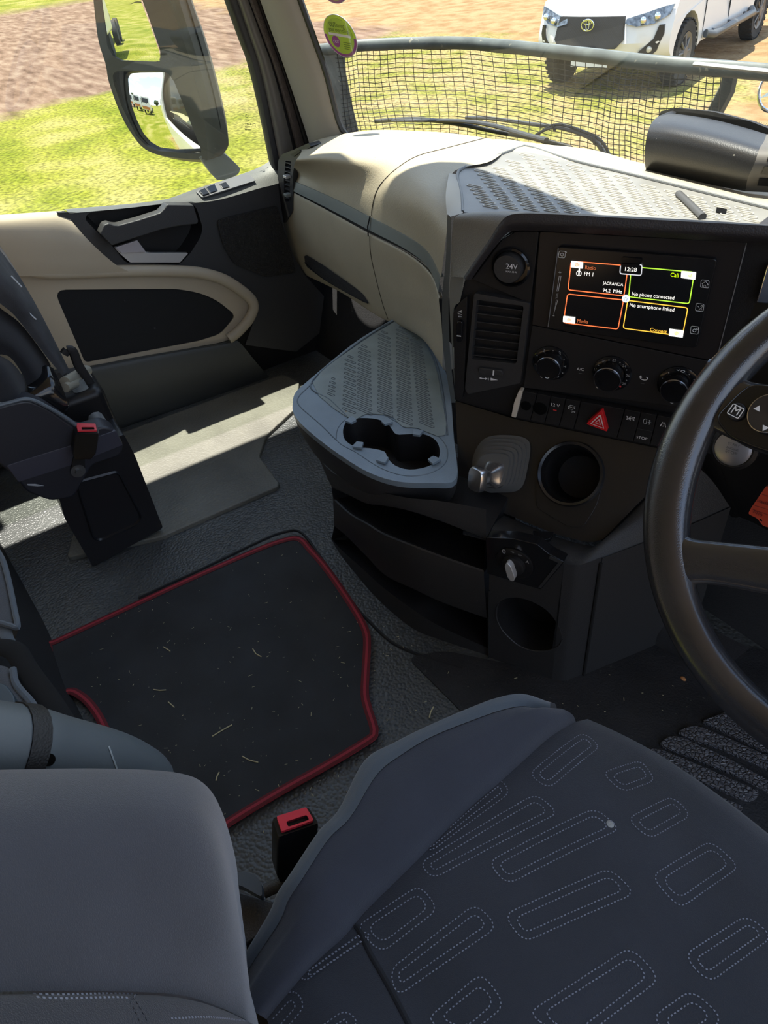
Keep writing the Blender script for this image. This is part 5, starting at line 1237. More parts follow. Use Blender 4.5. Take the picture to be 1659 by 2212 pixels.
g = G(); hubc = Cw; g.lathe(hubc - NW * .03, NW, [(.06, 0), (.085, .02), (.088, .045), (.075, .055), (0, .058)], 40); g.build('hub', LEA, sw_)
g = G(); g.prism(rnd([wheelp(u, v, .012) for u, v in ((1540, 902), (1590, 850), (1622, 826), (1700, 832), (1790, 835), (1790, 1000), (1650, 975), (1575, 946))], .01), NW * -.012); bpd = g.build('button_pad', GLOSS, sw_, bevel=.003)
mc = wheelp(1592, 890, .013); rm = (wheelp(1612, 890, .013) - wheelp(1572, 890, .013)).length / 2
g = G(); g.lathe(mc, NW, [(rm, 0), (rm, .002), (rm * .9, .003), (0, .0025)], 32); mb = g.build('menu_button', BLK, bpd)
g = G(); o_ = rnd([mc + EW_ * a + VW * b + NW * .0032 for a, b in ((-.006, -.005), (.006, -.005), (.006, .005), (-.006, .005))], .001); ribbon(g, o_ + [o_[0]], .0008, NW, .0003)
g.text('M', mc + EW_ * -.0035 - VW * .0032 + NW * .003, mc + EW_ * .0035 - VW * .0032 + NW * .003, VW, .0003); g.build('menu_icon', WHITEI, sw_, smooth=False)
rc_ = wheelp(1662, 895, .013); rr2 = (wheelp(1662, 895, .013) - wheelp(1617, 895, .013)).length
g = G(); g.lathe(rc_, NW, [(rr2, 0), (rr2, .003), (rr2 * .93, .0045), (rr2 * .3, .004), (0, .002)], 44); ck2 = g.build('cursor_pad', mat('soft_gloss_pad', (.03, .027, .026), .22), bpd)
g = G(); g.tube(circ(rc_ + NW * .0035, EW_, VW, rr2 * .98, 44), .0006, 5, closed=True); g.build('pad_ring', CHROME, sw_)
g = G()
for c_, d_ in (((1637, 882), 1), ((1652, 925), -1)):
    q = wheelp(*c_, .018); g.prism([q + VW * (.003 * d_), q - VW * (.002 * d_) + EW_ * .0032, q - VW * (.002 * d_) - EW_ * .0032], NW * .0003)
g.build('arrow_marks', WHITEI, sw_, smooth=False)

# =====================================================================
# THINGS AT THE WINDSCREEN
# =====================================================================
ch = thing('camera_housing', W(1500, 405, z=.745), 'black bulging camera cover with vent slots standing at the foot of the windscreen', 'camera cover')
CB = [W(u, v, z=.748) for u, v in ((1394, 372), (1440, 378), (1520, 396), (1590, 408), (1618, 412))]
yb_ = V((0, .11, 0))
rws = []
fr_top = [(1398, 262), (1440, 256), (1520, 275), (1600, 300), (1652, 322)]
prof_c = [[(1396, 372), (1450, 382), (1520, 396), (1580, 408), (1610, 413)], [(1392, 340), (1450, 348), (1520, 362), (1580, 376), (1616, 384)], [(1396, 300), (1450, 306), (1520, 322), (1585, 340), (1630, 352)], [(1404, 272), (1450, 276), (1520, 290), (1590, 308), (1640, 322)], [(1418, 254), (1455, 256), (1525, 270), (1600, 290), (1650, 306)], [(1436, 245), (1470, 247), (1540, 258), (1610, 276), (1656, 290)]]
dep = [1.075, 1.055, 1.05, 1.065, 1.10, 1.135]
rws = [[W(u, v, y=d - .02 * i / 4 * 0) for i, (u, v) in enumerate(r)] for r, d in zip(prof_c, dep)]
g = G(); g.loft(rws, 24, 24)
ch_b = g.build('housing', mat('black_housing_plastic', (.020, .019, .018), .36, bump=('voronoi', 500, .0004, .3), speck=(150, .74, (.25, .24, .2))), ch)
g = G(); lft_ = [r[0] for r in rws]; g.grid([chain(lft_, 20), [p + V((-.01, .07, 0)) for p in chain(lft_, 20)]]); rgt = [r[-1] for r in rws]
g.build('side_wall', BLK, ch)
E1, E2 = chain(rgt, 20), [p + V((.075, .06, -.004)) for p in chain(rgt, 20)]
g = G(); g.grid([E1, E2]); g.build('vent_side', mat('grey_brown_vent', (.10, .09, .075), .5), ch)
for j in range(5):
    for k in range(3):
        a = E1[2 + j * 3 + 0].lerp(E2[2 + j * 3], .16 + k * .27); b = E1[2 + j * 3 + 2].lerp(E2[4 + j * 3], .16 + k * .27); e = (E2[5] - E1[5]) * .17
        g = G(); n_ = e.cross(b - a).normalized(); n_ = n_ if n_.dot(CAMP - a) > 0 else -n_
        g.prism([a + n_ * .001, a + e + n_ * .001, b + e + n_ * .001, b + n_ * .001], n_ * .0006); g.build('vent_slot', GLOSS, ch)
g = G(); hood = [W(u, v, y=1.15) for u, v in ((1418, 258), (1428, 240), (1460, 233), (1540, 241), (1620, 262), (1672, 282), (1672, 300), (1600, 278), (1520, 258), (1445, 250))]
g.prism(hood, V((0, .012, -.002))); g.build('ceramic_frit', mat('frit_black', (.008, .007, .007), .6), ch)
# dotted frit around it
g = G()
for i in range(46):
    for k in range(3):
        u = 1425 + i * 5.5; v = 236 + max(0, (u - 1450)) * .19 - k * 4 + (max(0, 1450 - u)) * .5
        g.lathe(W(u + (k % 2) * 2.7, v, y=1.168), V((0, -1, .3)), [(.0011 - .00025 * k, 0), (0, .0002)], 6)
g.build('frit_dots', mat('frit_black', (0, 0, 0)), ch)
# wiper outside
WS_ = mat('wiper_black', (.03, .032, .033), .45)
wi = thing('windscreen_wiper', W(1000, 280, y=1.33), 'black windscreen wiper with two hoses lying along the foot of the glass', 'wiper')
def WY(pts, y): return [W(u, v, y=yy if not isinstance(y, (int, float)) else y) for (u, v), yy in zip(pts, y if not isinstance(y, (int, float)) else [y] * len(pts))]
g = G(); g.tube(chain(WY([(810, 262), (900, 257), (990, 268), (1080, 286), (1160, 300), (1235, 320)], [1.26, 1.28, 1.30, 1.32, 1.33, 1.33]), 30), [(.004, .006)] * 30, 8, flat=UP); g.build('wiper_blade', WS_, wi)
g = G(); g.tube(chain(WY([(850, 260), (985, 261), (1060, 270), (1140, 292), (1180, 302)], [1.255, 1.275, 1.29, 1.305, 1.31]), 24), [(.009, .005)] * 24, 8, flat=UP); g.build('blade_bridge', WS_, wi)
g = G(); g.tube(chain(WY([(1008, 254), (1060, 256), (1150, 268), (1220, 278), (1280, 300), (1305, 330), (1320, 350)], 1.36), 30), [(.007, .005)] * 30, 8, flat=UP); g.build('wiper_arm', WS_, wi)
g = G(); g.tube(chain(WY([(1150, 296), (1185, 278), (1215, 278), (1260, 292), (1290, 312), (1312, 345)], 1.345), 26), .0035, 6)
g.tube(chain(WY([(1160, 292), (1190, 272), (1220, 271), (1268, 287), (1300, 306), (1322, 345)], 1.35), 26), .0035, 6); g.build('washer_hose', WS_, wi)
for u, v in ((1196, 276), (1282, 303)):
    g = G(); g.tube([W(u - 3, v - 7, y=1.342), W(u + 3, v + 7, y=1.342)], .004, 6); g.build('hose_clip', WS_, wi)

# stickers inside the windscreen, upper left
def sticker(u, v, ru, rv, label, y):
    s_ = thing('windscreen_sticker', W(u, v, y=y), label, 'sticker', None)
    c_ = W(u, v, y=y); A = (W(u + 10, v, y=y) - c_).normalized(); ra_ = (W(u + ru, v, y=y) - c_).length
    top__ = V((0, -.29, 1)).normalized(); n_ = V((.25, -1, -.29)).normalized(); A = top__.cross(n_).normalized(); A = A if A.x > 0 else -A; ra_ *= .78
    A, top__ = (A * math.cos(.16) - top__ * math.sin(.16)), (top__ * math.cos(.16) + A * math.sin(.16))
    rz_ = rv * (W(u, v, y=y) - W(u, v + 1, y=y)).length
    def L_(r1, r2, lift, k=40, t0=0, t1=2 * PI, cl=True): return circ(c_ + n_ * lift, A, top__, r1, k, r2, t0, t1, cl)
    g = G(); g.prism(L_(ra_, rz_, .0005), n_ * -.001); g.build('sticker_base', mat('sticker_white', (.62, .58, .62), .5), s_)
    g = G(); g.grid([L_(ra_ * .97, rz_ * .97, .0009, 30, PI * 1.0, PI * 2.0, False), L_(ra_ * .84, rz_ * .84, .0009, 30, PI * 1.0, PI * 2.0, False)]); g.build('purple_band', mat('sticker_purple', (.24, .035, .22), .5), s_)
    g = G(); g.grid([L_(ra_ * .97, rz_ * .97, .0009, 30, 0, PI, False), L_(ra_ * .80, rz_ * .80, .0009, 30, 0, PI, False)]); g.build('lime_band', mat('sticker_lime', (.46, .62, .03), .5), s_)
    g = G(); g.prism(L_(ra_ * .83, rz_ * .83, .0011), n_ * .0002); g.build('lime_field', mat('sticker_green', (.34, .48, .03), .5), s_)
    def T(tx, x0, x1, y_, m, hs=1.0): g = G(); g.text(tx, c_ + A * (x0 * ra_) + top__ * (y_ * rz_) + n_ * .0016, c_ + A * (x1 * ra_) + top__ * (y_ * rz_) + n_ * .0016, top__, .0001, hs); g.build('sticker_text', m, s_, smooth=False)
    DG = mat('sticker_dark_green', (.07, .11, .01), .6); PU = mat('sticker_purple', (0, 0, 0)); WH = mat('sticker_white', (0, 0, 0))
    T('OUTsuring', -.5, .42, .42, DG, 1.3); T('your everything', -.62, .62, .20, DG, 1.3)
    g = G(); g.prism(rnd([c_ + A * (x * ra_) + top__ * (z * rz_) + n_ * .0014 for x, z in ((-.68, .0), (.68, .0), (.68, .12), (-.68, .12))], .001), n_ * .0002); g.build('white_strip', WH, s_)
    
    g = G(); q = c_ - A * (.32 * ra_) - top__ * (.28 * rz_) + n_ * .0014; g.prism(circ(q, A, top__, ra_ * .24, 24), n_ * .0002); g.build('purple_disc', PU, s_)
    T('OUT', -.48, -.14, -.34, WH); 
    
    g = G()
    for i in range(4): ribbon(g, [c_ + A * (.12 * ra_) - top__ * ((.26 + .1 * i) * rz_) + n_ * .0016, c_ + A * ((.62 - .06 * i) * ra_) - top__ * ((.26 + .1 * i) * rz_) + n_ * .0016], .0012, n_, .0001)
    g.build('fine_print', DG, s_, smooth=False)
    return s_
sticker(735, 78, 31, 48, 'green and purple round insurance sticker on the windscreen beside the pillar', .955)
sticker(715, -38, 31, 48, 'second round sticker at the top edge, only its purple rim in the picture', .90)

# =====================================================================
# DOOR MIRROR outside the passenger window
# =====================================================================
dm = thing('door_mirror', V((-2.2, .72, .55)), 'black door mirror with two glasses outside the passenger window', 'mirror')
HOUS = mat('dusty_black_mirror_plastic', (.095, .095, .085), .6, speck=(70, .70, (.22, .21, .17)), var=(8, .25))
NM = V((.60, -.80, .03)).normalized(); MP = V((-2.32, .58, .70)); DM = NM.dot(MP)
def Mq(u, v, off=0.0): return W(u, v, n=NM, d=DM + off)
# housing: outline in the glass plane, bulging away behind
ho = [(196, -60), (205, 30), (213, 90), (228, 138), (236, 180), (262, 250), (292, 300), (318, 325), (360, 338), (410, 344), (440, 344), (448, 338), (440, 250), (410, 130), (386, 60), (370, 0), (355, -60)]
mirror_rows = [[Mq(u, v, .006) for u, v in ho]]
far = [(196, -60), (205, 30), (213, 90), (228, 138), (236, 180), (262, 250), (292, 300), (318, 325), (360, 340), (420, 350), (462, 346), (490, 322), (492, 290), (470, 190), (440, 80), (412, 0), (392, -60)]
mirror_rows.append([Mq(u, v, -.004) for u, v in [(a * .6 + c * .4, b * .6 + d * .4) for (a, b), (c, d) in zip(ho, far)]])
mirror_rows.append([Mq(u, v, -.04) for u, v in far])
cen = sum(mirror_rows[2], V()) / len(far)
mirror_rows.append([p + (cen - p) * .15 - NM * .05 for p in mirror_rows[2]])
mirror_rows.append([p + (cen - p) * .55 - NM * .09 for p in mirror_rows[2]])
g = G(); g.grid([chain(r, 50) for r in mirror_rows])
gl1 = [(214, -60), (222, 20), (232, 100), (245, 122), (262, 131), (338, 133), (346, 127), (346, 110), (322, 40), (300, -20), (290, -60)]
gl2 = [(243, 162), (250, 154), (350, 154), (364, 159), (376, 176), (405, 248), (434, 322), (434, 331), (425, 333), (340, 326), (314, 314), (295, 294), (263, 230), (246, 182)]
g.build('mirror_housing', HOUS, dm)
fo = chain(mirror_rows[0], 50)
g = G(); g.prism(fo, NM * -.012, [rnd([Mq(u, v, .006) for u, v in gl1], .004), rnd([Mq(u, v, .006) for u, v in gl2], .006)]); g.build('mirror_face', mat('mirror_bezel', (.045, .045, .043), .5), dm, bevel=.002)
MIR = mat('mirror_silver', (.92, .93, .93), 0.0, metal=1.0)
def glassy(pts, R, tilt, name):
    o_ = loopchain([Mq(u, v, .003) for u, v in pts], 2); c_ = sum(o_, V()) / len(o_); n_ = (NM + tilt).normalized(); rows = []
    for k in range(1, 9):
        f = k / 8; row = []
        for p in o_:
            d_ = (p - c_) * f; d_ = d_ - n_ * d_.dot(n_) * (1 - 0); row.append(c_ + d_ + n_ * (-(d_.length ** 2) / (2 * R) + .004))
        rows.append(row)
    g = G(); g.grid(rows, cu=True); k = len(o_); m_ = len(g.v); g.v.append(c_ + n_ * .004); g.f += [[m_, i, (i + 1) % k] for i in range(k)]
    return g.build(name, MIR, dm, ang=180)
glassy(gl1, 4.0, V((0.0, -.05, -.02)), 'main_glass'); glassy(gl2, .42, V((-.04, 0, .02)), 'wide_angle_glass')
g = G(); g.prism(rnd([W(u, v, x=-2.17) for u, v in ((430, 340), (468, 318), (500, 344), (520, 364), (516, 376), (494, 388), (470, 390), (455, 375))], .006), V((-.06, .01, 0))); g.build('mirror_foot', mat('grey_mirror_foot', (.26, .26, .235), .55), dm, bevel=.006, seg=3)
g = G(); g.tube([p - NM * .001 for p in chain([Mq(u, v, -.022) for u, v in ((383, -60), (402, 0), (430, 90), (458, 190), (476, 280), (474, 318))], 24)], .0018, 5); g.build('housing_seam', mat('seam_black', (0, 0, 0)), dm)
g = G(); g.prism([Mq(u, v, -.028) for u, v in ((378, 100), (400, 55), (414, 60), (386, 110))], NM * .012) if False else None

# =====================================================================
# FLOOR: raised passenger pad, mat, straw
# =====================================================================
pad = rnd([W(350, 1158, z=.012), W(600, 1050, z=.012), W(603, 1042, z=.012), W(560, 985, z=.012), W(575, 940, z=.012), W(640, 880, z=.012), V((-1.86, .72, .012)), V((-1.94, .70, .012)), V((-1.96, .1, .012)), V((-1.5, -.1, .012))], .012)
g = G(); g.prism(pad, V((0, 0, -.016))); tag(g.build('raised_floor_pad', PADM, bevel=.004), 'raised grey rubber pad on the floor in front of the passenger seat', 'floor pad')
fm = thing('floor_mat', W(480, 1450, z=.0), 'black carpet mat with red bound edge between the seats', 'mat')
mo = [(105, 1394), (120, 1386), (400, 1256), (560, 1186), (618, 1166), (640, 1163), (655, 1170), (668, 1186), (700, 1222), (740, 1278), (772, 1328), (789, 1362), (793, 1390), (790, 1450), (788, 1500), (796, 1535), (806, 1565), (808, 1583), (796, 1598), (700, 1656), (600, 1712), (494, 1776), (400, 1838), (250, 1760), (247, 1650), (238, 1602), (215, 1550), (190, 1516), (165, 1497), (148, 1493), (120, 1500)]
mw = [W(u, v, z=.012) for u, v in mo]; mw = loopchain(mw, 3)
g = G(); g.prism(mw, V((0, 0, -.011))); g.build('mat_carpet', MATC, fm, smooth=False)
g = G(); g.tube([p + V((0, 0, -.002)) for p in mw], [(.0075, .0055)] * len(mw), 8, closed=True, flat=UP); g.build('red_binding', RED, fm)
g = G(); g.tube([p + V((0, 0, .0015)) + (cM - p).normalized() * .0115 if False else p + V((0, 0, .001)) for p in mw], [(.0080, .0020)] * len(mw), 6, closed=True, flat=UP); g.build('binding_seam', mat('dark_red_seam', (.12, .006, .01), .8), fm)
# dark groove lines moulded in the rubber round the mat
g = G(); g.tube([p + V((0, 0, .0)) for p in chain([W(u, v, z=.001) for u, v in ((300, 1292), (430, 1232), (560, 1170), (612, 1150), (650, 1150), (690, 1200), (760, 1300), (800, 1345), (850, 1390), (920, 1420), (1000, 1445))], 40)], .0035, 6); tag(g.build('floor_groove', mat('groove_black', (.01, .01, .01), .7)), 'dark moulded groove in the rubber floor along the mat', 'groove')
STR = mat('dry_straw', (.50, .44, .26), .8)
def bit(u, v, L_, a, z, w=.0011):
    c_ = W(u, v, z=z + w); d = V((math.cos(a), math.sin(a), 0)) * L_ / 2; k = V((-d.y, d.x, 0)) * random.uniform(-.25, .25)
    g = G(); g.tube([c_ - d, c_ + k, c_ + d], w, 5); return g
for (u, v, L_, a) in ((555, 1410, .030, .2), (480, 1578, .040, 1.6), (540, 1640, .034, .6), (345, 1490, .026, .9), (470, 1677, .016, 2.4), (370, 1522, .02, .3), (360, 1402, .022, .4)):
    tag(bit(u, v, L_, a, .012).build('straw', STR), 'thin dry straw lying on the black floor mat', 'straw', 'straws on the floor mat')
tag(bit(932, 1538, .024, 2.2, .003, .0013).build('straw', STR), 'short pale straw on the rubber floor between mat and driver seat', 'straw')
g = G()
for i in range(150):
    while True:
        u, v = random.uniform(120, 800), random.uniform(1170, 1760)
        if inside((u, v), mo): break
    q = W(u, v, z=.0125); a = random.uniform(0, 6.3); L_ = random.choice([.0015, .002, .003, .005, .008]); d = V((math.cos(a), math.sin(a), 0)) * L_ / 2
    g.tube([q - d, q + d], random.uniform(.0003, .0006), 4)
for i in range(120):
    u, v = random.choice([(random.uniform(850, 1500), random.uniform(1440, 1560)), (random.uniform(600, 860), random.uniform(940, 1100)), (random.uniform(560, 760), random.uniform(1620, 1800)), (random.uniform(780, 900), random.uniform(1330, 1560))])
    q = W(u, v, z=.0045); a = random.uniform(0, 6.3); L_ = random.choice([.0015, .002, .003, .006]); d = V((math.cos(a), math.sin(a), 0)) * L_ / 2
    g.tube([q - d, q + d], random.uniform(.0003, .0007), 4)
tag(g.build('chaff', STR), 'fine scattered straw chaff and crumbs over the floor and mat', 'chaff', kind='stuff')

# =====================================================================
# DRIVER SEAT
# =====================================================================
ds_ = thing('driver_seat', V((-.08, .1, 0)), 'dark blue-grey fabric driver seat with stitched lozenge pattern, nearest the camera', 'seat')
sil = [(478, 2150, .375), (530, 2060, .40), (581, 1974, .43), (599, 1931, .44), (629, 1886, .45), (689, 1796, .455), (731, 1751, .457), (786, 1645, .46), (850, 1606, .46), (919, 1572, .46), (1010, 1532, .46), (1075, 1508, .455), (1131, 1500, .445)]
rim = [(492, 2175, .385), (548, 2075, .41), (604, 1990, .44), (622, 1946, .452), (652, 1900, .463), (710, 1812, .47), (757, 1765, .472), (815, 1672, .475), (872, 1627, .475), (935, 1590, .475), (1030, 1552, .472), (1090, 1532, .465), (1137, 1526, .452)]
sea = [(575, 2200, .42), (655, 2105, .435), (700, 2060, .438), (745, 2020, .440), (790, 1966, .440), (850, 1907, .442), (905, 1853, .443), (965, 1792, .444), (1020, 1739, .445), (1075, 1692, .445), (1131, 1641, .443), (1178, 1598, .438), (1215, 1572, .430)]
SIL = [W(u, v, z=z) for u, v, z in sil]; RIM = [W(u, v, z=z) for u, v, z in rim]; SEA = [W(u, v, z=z) for u, v, z in sea]
SIL += [W(1190, 1518, z=.42)]; RIM += [W(1186, 1542, z=.432)]; SEA += [W(1245, 1556, z=.415)]
low = [p + V((.006, 0, -.03)) for p in SIL]; low2 = [p + V((.02, 0, -.16)) for p in SIL]
low[-1] = SIL[-1] + V((0, .012, -.03)); low2[-1] = SIL[-1] + V((0, .01, -.16)); low[-2] += V((0, .006, 0))
MID = [a.lerp(b, .5) + V((-.004, 0, .012)) for a, b in zip(RIM, SEA)]
g = G(); g.loft([low2, low, SIL, [a.lerp(b, .5) + UP * .004 for a, b in zip(SIL, RIM)], RIM], 60, 20); g.build('cushion_edge', PIPE, ds_, ang=180)
SEAd = [p + UP * -.004 for p in SEA]
g = G(); g.loft([[p - UP * .001 for p in RIM], [a.lerp(b, .25) + UP * .007 for a, b in zip(RIM, SEA)], MID, [a.lerp(b, .82) + UP * .010 for a, b in zip(RIM, SEA)], SEAd], 60, 20); g.build('cushion_bolster', FAB, ds_, ang=180)
# centre field: from the seam across to the far bolster, rolling down over the front
SC = chain(SEA, 40); rows = []
for k, p in enumerate(SC):
    r_ = []
    for i, x in enumerate([0, .03, .08, .15, .22, .30, .36, .42]):
        yy = p.y - .035 * 0
        dx = x; z = p.z - .003 + (.010 * math.sin(min(1, dx / .08) * PI / 2)) - .006 * math.sin(PI * dx / .42)
        r_.append(V((p.x + dx + .0 * k, p.y + (.10 * (1 - (1 - min(1, dx / .25)) ** 2)) * max(0, (k - 28) / 11) ** 2 * .5, z)))
    rows.append(r_)
# front roll
last = rows[-1]
fy = [(.012, -.012), (.022, -.035), (.026, -.075), (.022, -.14)]
for dy, dz in fy: rows.append([p + V((.0, dy * 1.6, dz)) for p in last])
g = G(); g.grid([chain(r, 30) for r in rows]); sc = g.build('cushion_centre', FABP, ds_, ang=180)
TS = bvh(sc)
def ons(pts, n, off=.0007, closed=False):
    P_ = [V((u, v, 0)) for u, v in pts]
    o_ = [on(TS, p.x, p.y, off) for p in (loopchain(P_, n) if closed else chain(P_, n))]; return [q for q in o_ if q]
def loz(g, q4):
    """dashed rounded outline, doubled inwards, from four pixel corners laid on the cushion"""
    P4 = [on(TS, u, v, 0) for u, v in q4]
    if any(p is None for p in P4): P4 = [p if p else W(u, v, z=.435) for p, (u, v) in zip(P4, q4)]
    c_ = sum(P4, V()) / 4
    for ins in (0, .0065):
        Q4 = []
        for i in range(4):
            p, a_, b_ = P4[i], P4[i - 1], P4[(i + 1) % 4]
            Q4.append(p + ((a_ - p).normalized() + (b_ - p).normalized()) * ins)
        o_ = rnd(Q4, .011, 6); cl = []
        for i in range(len(o_)):
            p, q = o_[i], o_[(i + 1) % len(o_)]; m_ = max(1, int((q - p).length / .005))
            cl += [p.lerp(q, t / m_) for t in range(m_)]
        cl.append(cl[0]); pr = []
        for p in cl:
            h = TS.ray_cast(p + UP * .2, V((0, 0, -1)))
            if h[0] is None:
                if len(pr) > 1: dashline(g, pr, UP, .0034, .0017, .0010)
                pr = []
            else: pr.append(h[0] + UP * .0006)
        if len(pr) > 1: dashline(g, pr, UP, .0034, .0017, .0010)
g = G()
def c5(*p): return [(800 + x / 1.931, 1480 + y / 1.931) for x, y in p]
def c4(*p): return [(400 + x / 3.318, 1600 + y / 3.318) for x, y in p]
for q4 in (c5((490, 740), (935, 515), (1045, 600), (570, 835)), c5((555, 960), (1000, 765), (1105, 870), (640, 1075)), c5((660, 375), (890, 200), (960, 260), (745, 435)),
           c5((205, 745), (690, 455), (785, 535), (260, 810)), c5((965, 370), (1130, 315), (1190, 400), (1055, 450)), c5((1070, 560), (1260, 465), (1340, 545), (1165, 645)),
           c5((1170, 800), (1420, 650), (1540, 760), (1290, 935)), c5((1305, 1130), (1570, 960), (1680, 1050), (1410, 1245)), c5((-60, 1010), (205, 835), (285, 935), (45, 1120)),
           c5((80, 1190), (440, 912), (532, 1010), (110, 1300)), c5((230, 1400), (465, 1200), (565, 1335), (400, 1470)), c5((655, 1370), (1085, 1093), (1210, 1225), (850, 1500)),
           c5((1170, 1390), (1340, 1270), (1475, 1395), (1300, 1520)), c5((200, 700), (540, 400), (585, 450), (260, 690)),
           c4((820, 1690), (1285, 1370), (1330, 1400), (870, 1720)), c4((440, 2040), (760, 1750), (870, 1900), (600, 2140)), c4((900, 2110), (1150, 1930), (1250, 2020), (1050, 2200))): loz(g, q4)
g.build('seat_stitching', STITCH, ds_, smooth=False)
g = G(); fo_ = [on(TS, u, v, -.0008) for u, v in pxchain([(745, 1998), (772, 2004), (800, 2060), (840, 2130), (890, 2225)], 24)]; fo_ = [p for p in fo_ if p]; g.tube(fo_, .0028, 8); g.build('cushion_seam', mat('seam_thread_black', (.008, .008, .010), .9), ds_)
# worn spot on the cushion
g = G(); g.sphere(on(TS, 1318, 1780, .0), (.004, .004, .0008), 10); g.build('white_scuff', mat('chalky_scuff', (.30, .30, .28), .9, bump=('noise', 300, .002, 1)), ds_)
# backrest: bolster runs up and back out of the frame to the left
bs0 = [(530, 2100), (516, 2000), (503, 1905), (497, 1850), (470, 1762), (432, 1700), (365, 1672), (205, 1664), (0, 1668), (-200, 1674)]
XS = -.33
P_s = [W(u, v, x=XS) for u, v in bs0]
B_back = [p + V((-.004 + .03, -.05 - .02, -.01)) for p in P_s]; B_back2 = [p + V((.04, -.16, -.02)) for p in P_s]
Pm = [W(u, v, x=-.275) for u, v in ((545, 2160), (528, 2080), (516, 1990), (508, 1930), (490, 1850), (455, 1780), (385, 1750), (215, 1745), (0, 1748), (-200, 1752))]
Pm2 = [W(u, v, x=-.23) for u, v in ((560, 2230), (545, 2180), (538, 2120), (532, 2080), (515, 2020), (480, 1970), (395, 1950), (215, 1945), (0, 1945), (-200, 1945))]
Ps2 = [W(u, v, x=-.195) for u, v in ((560, 2330), (550, 2270), (548, 2230), (546, 2200), (528, 2187), (470, 2160), (390, 2138), (215, 2130), (0, 2130), (-200, 2130))]
Ps2 = [p + V((0, -.004, 0)) for p in Ps2]
g = G(); g.loft([B_back2, B_back, P_s, Pm, Pm2, Ps2], 50, 30); g.build('backrest_bolster', mat('grey_blue_seat_fabric', (.030, .033, .043), .9, bump=('noise', 1400, .0006, .6), sheen=.35, var=(14, .15)), ds_, ang=180)
Pc = [p + V((.05, .004, 0)) for p in Ps2]; Pd = [p + V((.2, -.02, 0)) for p in Ps2]; Pe = [p + V((.38, .0, 0)) for p in Ps2]
g = G(); g.loft([[p - V((0, .002, 0)) for p in Ps2], [p + V((.012, .006, 0)) for p in Ps2], Pc, Pd, Pe], 40, 16); bc = g.build('backrest_centre', FABP, ds_, ang=180)
TB = bvh(bc); g = G()
for ln in ([(30, 2143), (120, 2150), (280, 2147), (292, 2160), (318, 2205), (330, 2240)], [(50, 2152), (130, 2158), (270, 2156), (285, 2170), (305, 2212)], [(370, 2200), (460, 2198), (560, 2210)]):
    pr = [on(TB, u, v, .0006) for u, v in pxchain(ln, 40)]; pr = [p for p in pr if p]
    if len(pr) > 2: dashline(g, pr, V((0, -1, .3)), .0032, .0016, .0011)
if g.v: g.build('backrest_stitching', STITCH, ds_, smooth=False)
# seat base and recline lever between cushion and backrest
g = G(); g.box(V((-.06, .08, .20)), (.38, .36, .38)); g.build('seat_pedestal', BLK, ds_, bevel=.02)
g = G(); g.prism(rnd([W(u, v, z=.40) for u, v in ((470, 1886), (530, 1883), (554, 1891), (566, 1912), (566, 1938), (548, 1928), (520, 1912), (470, 1912))], .004), UP * -.012); g.build('recline_lever', mat('dark_blue_grey_lever', (.05, .065, .08), .4), ds_)
g = G(); g.prism(rnd([W(u, v, z=.375) for u, v in ((470, 1918), (520, 1925), (568, 1940), (600, 1950), (585, 2000), (520, 2050), (470, 2060))], .008), UP * -.10); g.build('lever_cover', CHAR, ds_, bevel=.008, seg=3)
g = G(); g.tube([W(572, 1925, z=.34), W(600, 1912, z=.345), W(612, 1900, z=.345)], [(.008, .003)] * 3, 8, flat=UP); g.build('buckle_stalk', CHAR, ds_)
# buckle
def buckle(top, depth, label, xup):
    """top: four corners of the red end; depth: vector down the body"""
    b_ = thing('seat_belt_buckle', top[0] + depth, label, 'seat belt buckle')
    n_ = -depth.normalized(); c_ = sum(top, V()) / 4
    o_ = rnd([c_ + (p - c_) * 1.08 for p in top], .003); bt = [p + depth * .75 for p in o_]; bt2 = [c_ + depth + (p - c_) * .72 for p in o_]
    g = G(); g.grid([[p + depth * .0 for p in o_], [c_ + depth * .06 + (p - c_) * 1.04 for p in o_], bt, bt2], cu=True); k = len(o_); g.f.append([3 * k + i for i in range(k)]); g.f.append(list(range(k))); g.build('buckle_body', mat('black_buckle_plastic', (.008, .008, .009), .35, spec=.3), b_, ang=50)
    a, b, c, d = top
    def q(s, t): return a.lerp(b, s).lerp(d.lerp(c, s), t) + n_ * .0012
    oo = rnd([q(.06, .06), q(.94, .06), q(.94, .93), q(.06, .93)], .002)
    hh = rnd([q(.26, .50), q(.84, .50), q(.84, .96) if False else q(.84, .82), q(.26, .82)], .002)
    g = G(); g.prism(oo, n_ * .003, [hh]); g.build('release_button', BUCKLE, b_, bevel=.001)
    g = G(); g.grid([[p + n_ * .002 for p in hh], [p - n_ * .006 + (c_ - p) * .15 for p in hh]], cu=True); g.build('latch_slot', BLK, b_)
    return b_
tz = .425
bt_ = [W(592, 1768, z=tz), W(664, 1746, z=tz), W(684, 1778, z=tz), W(604, 1806, z=tz)]
cb = sum(bt_, V()) / 4; tgt = W(630, 1885, z=.345)
buckle(bt_, tgt - cb, 'black belt buckle with red top standing beside the driver seat cushion', None)

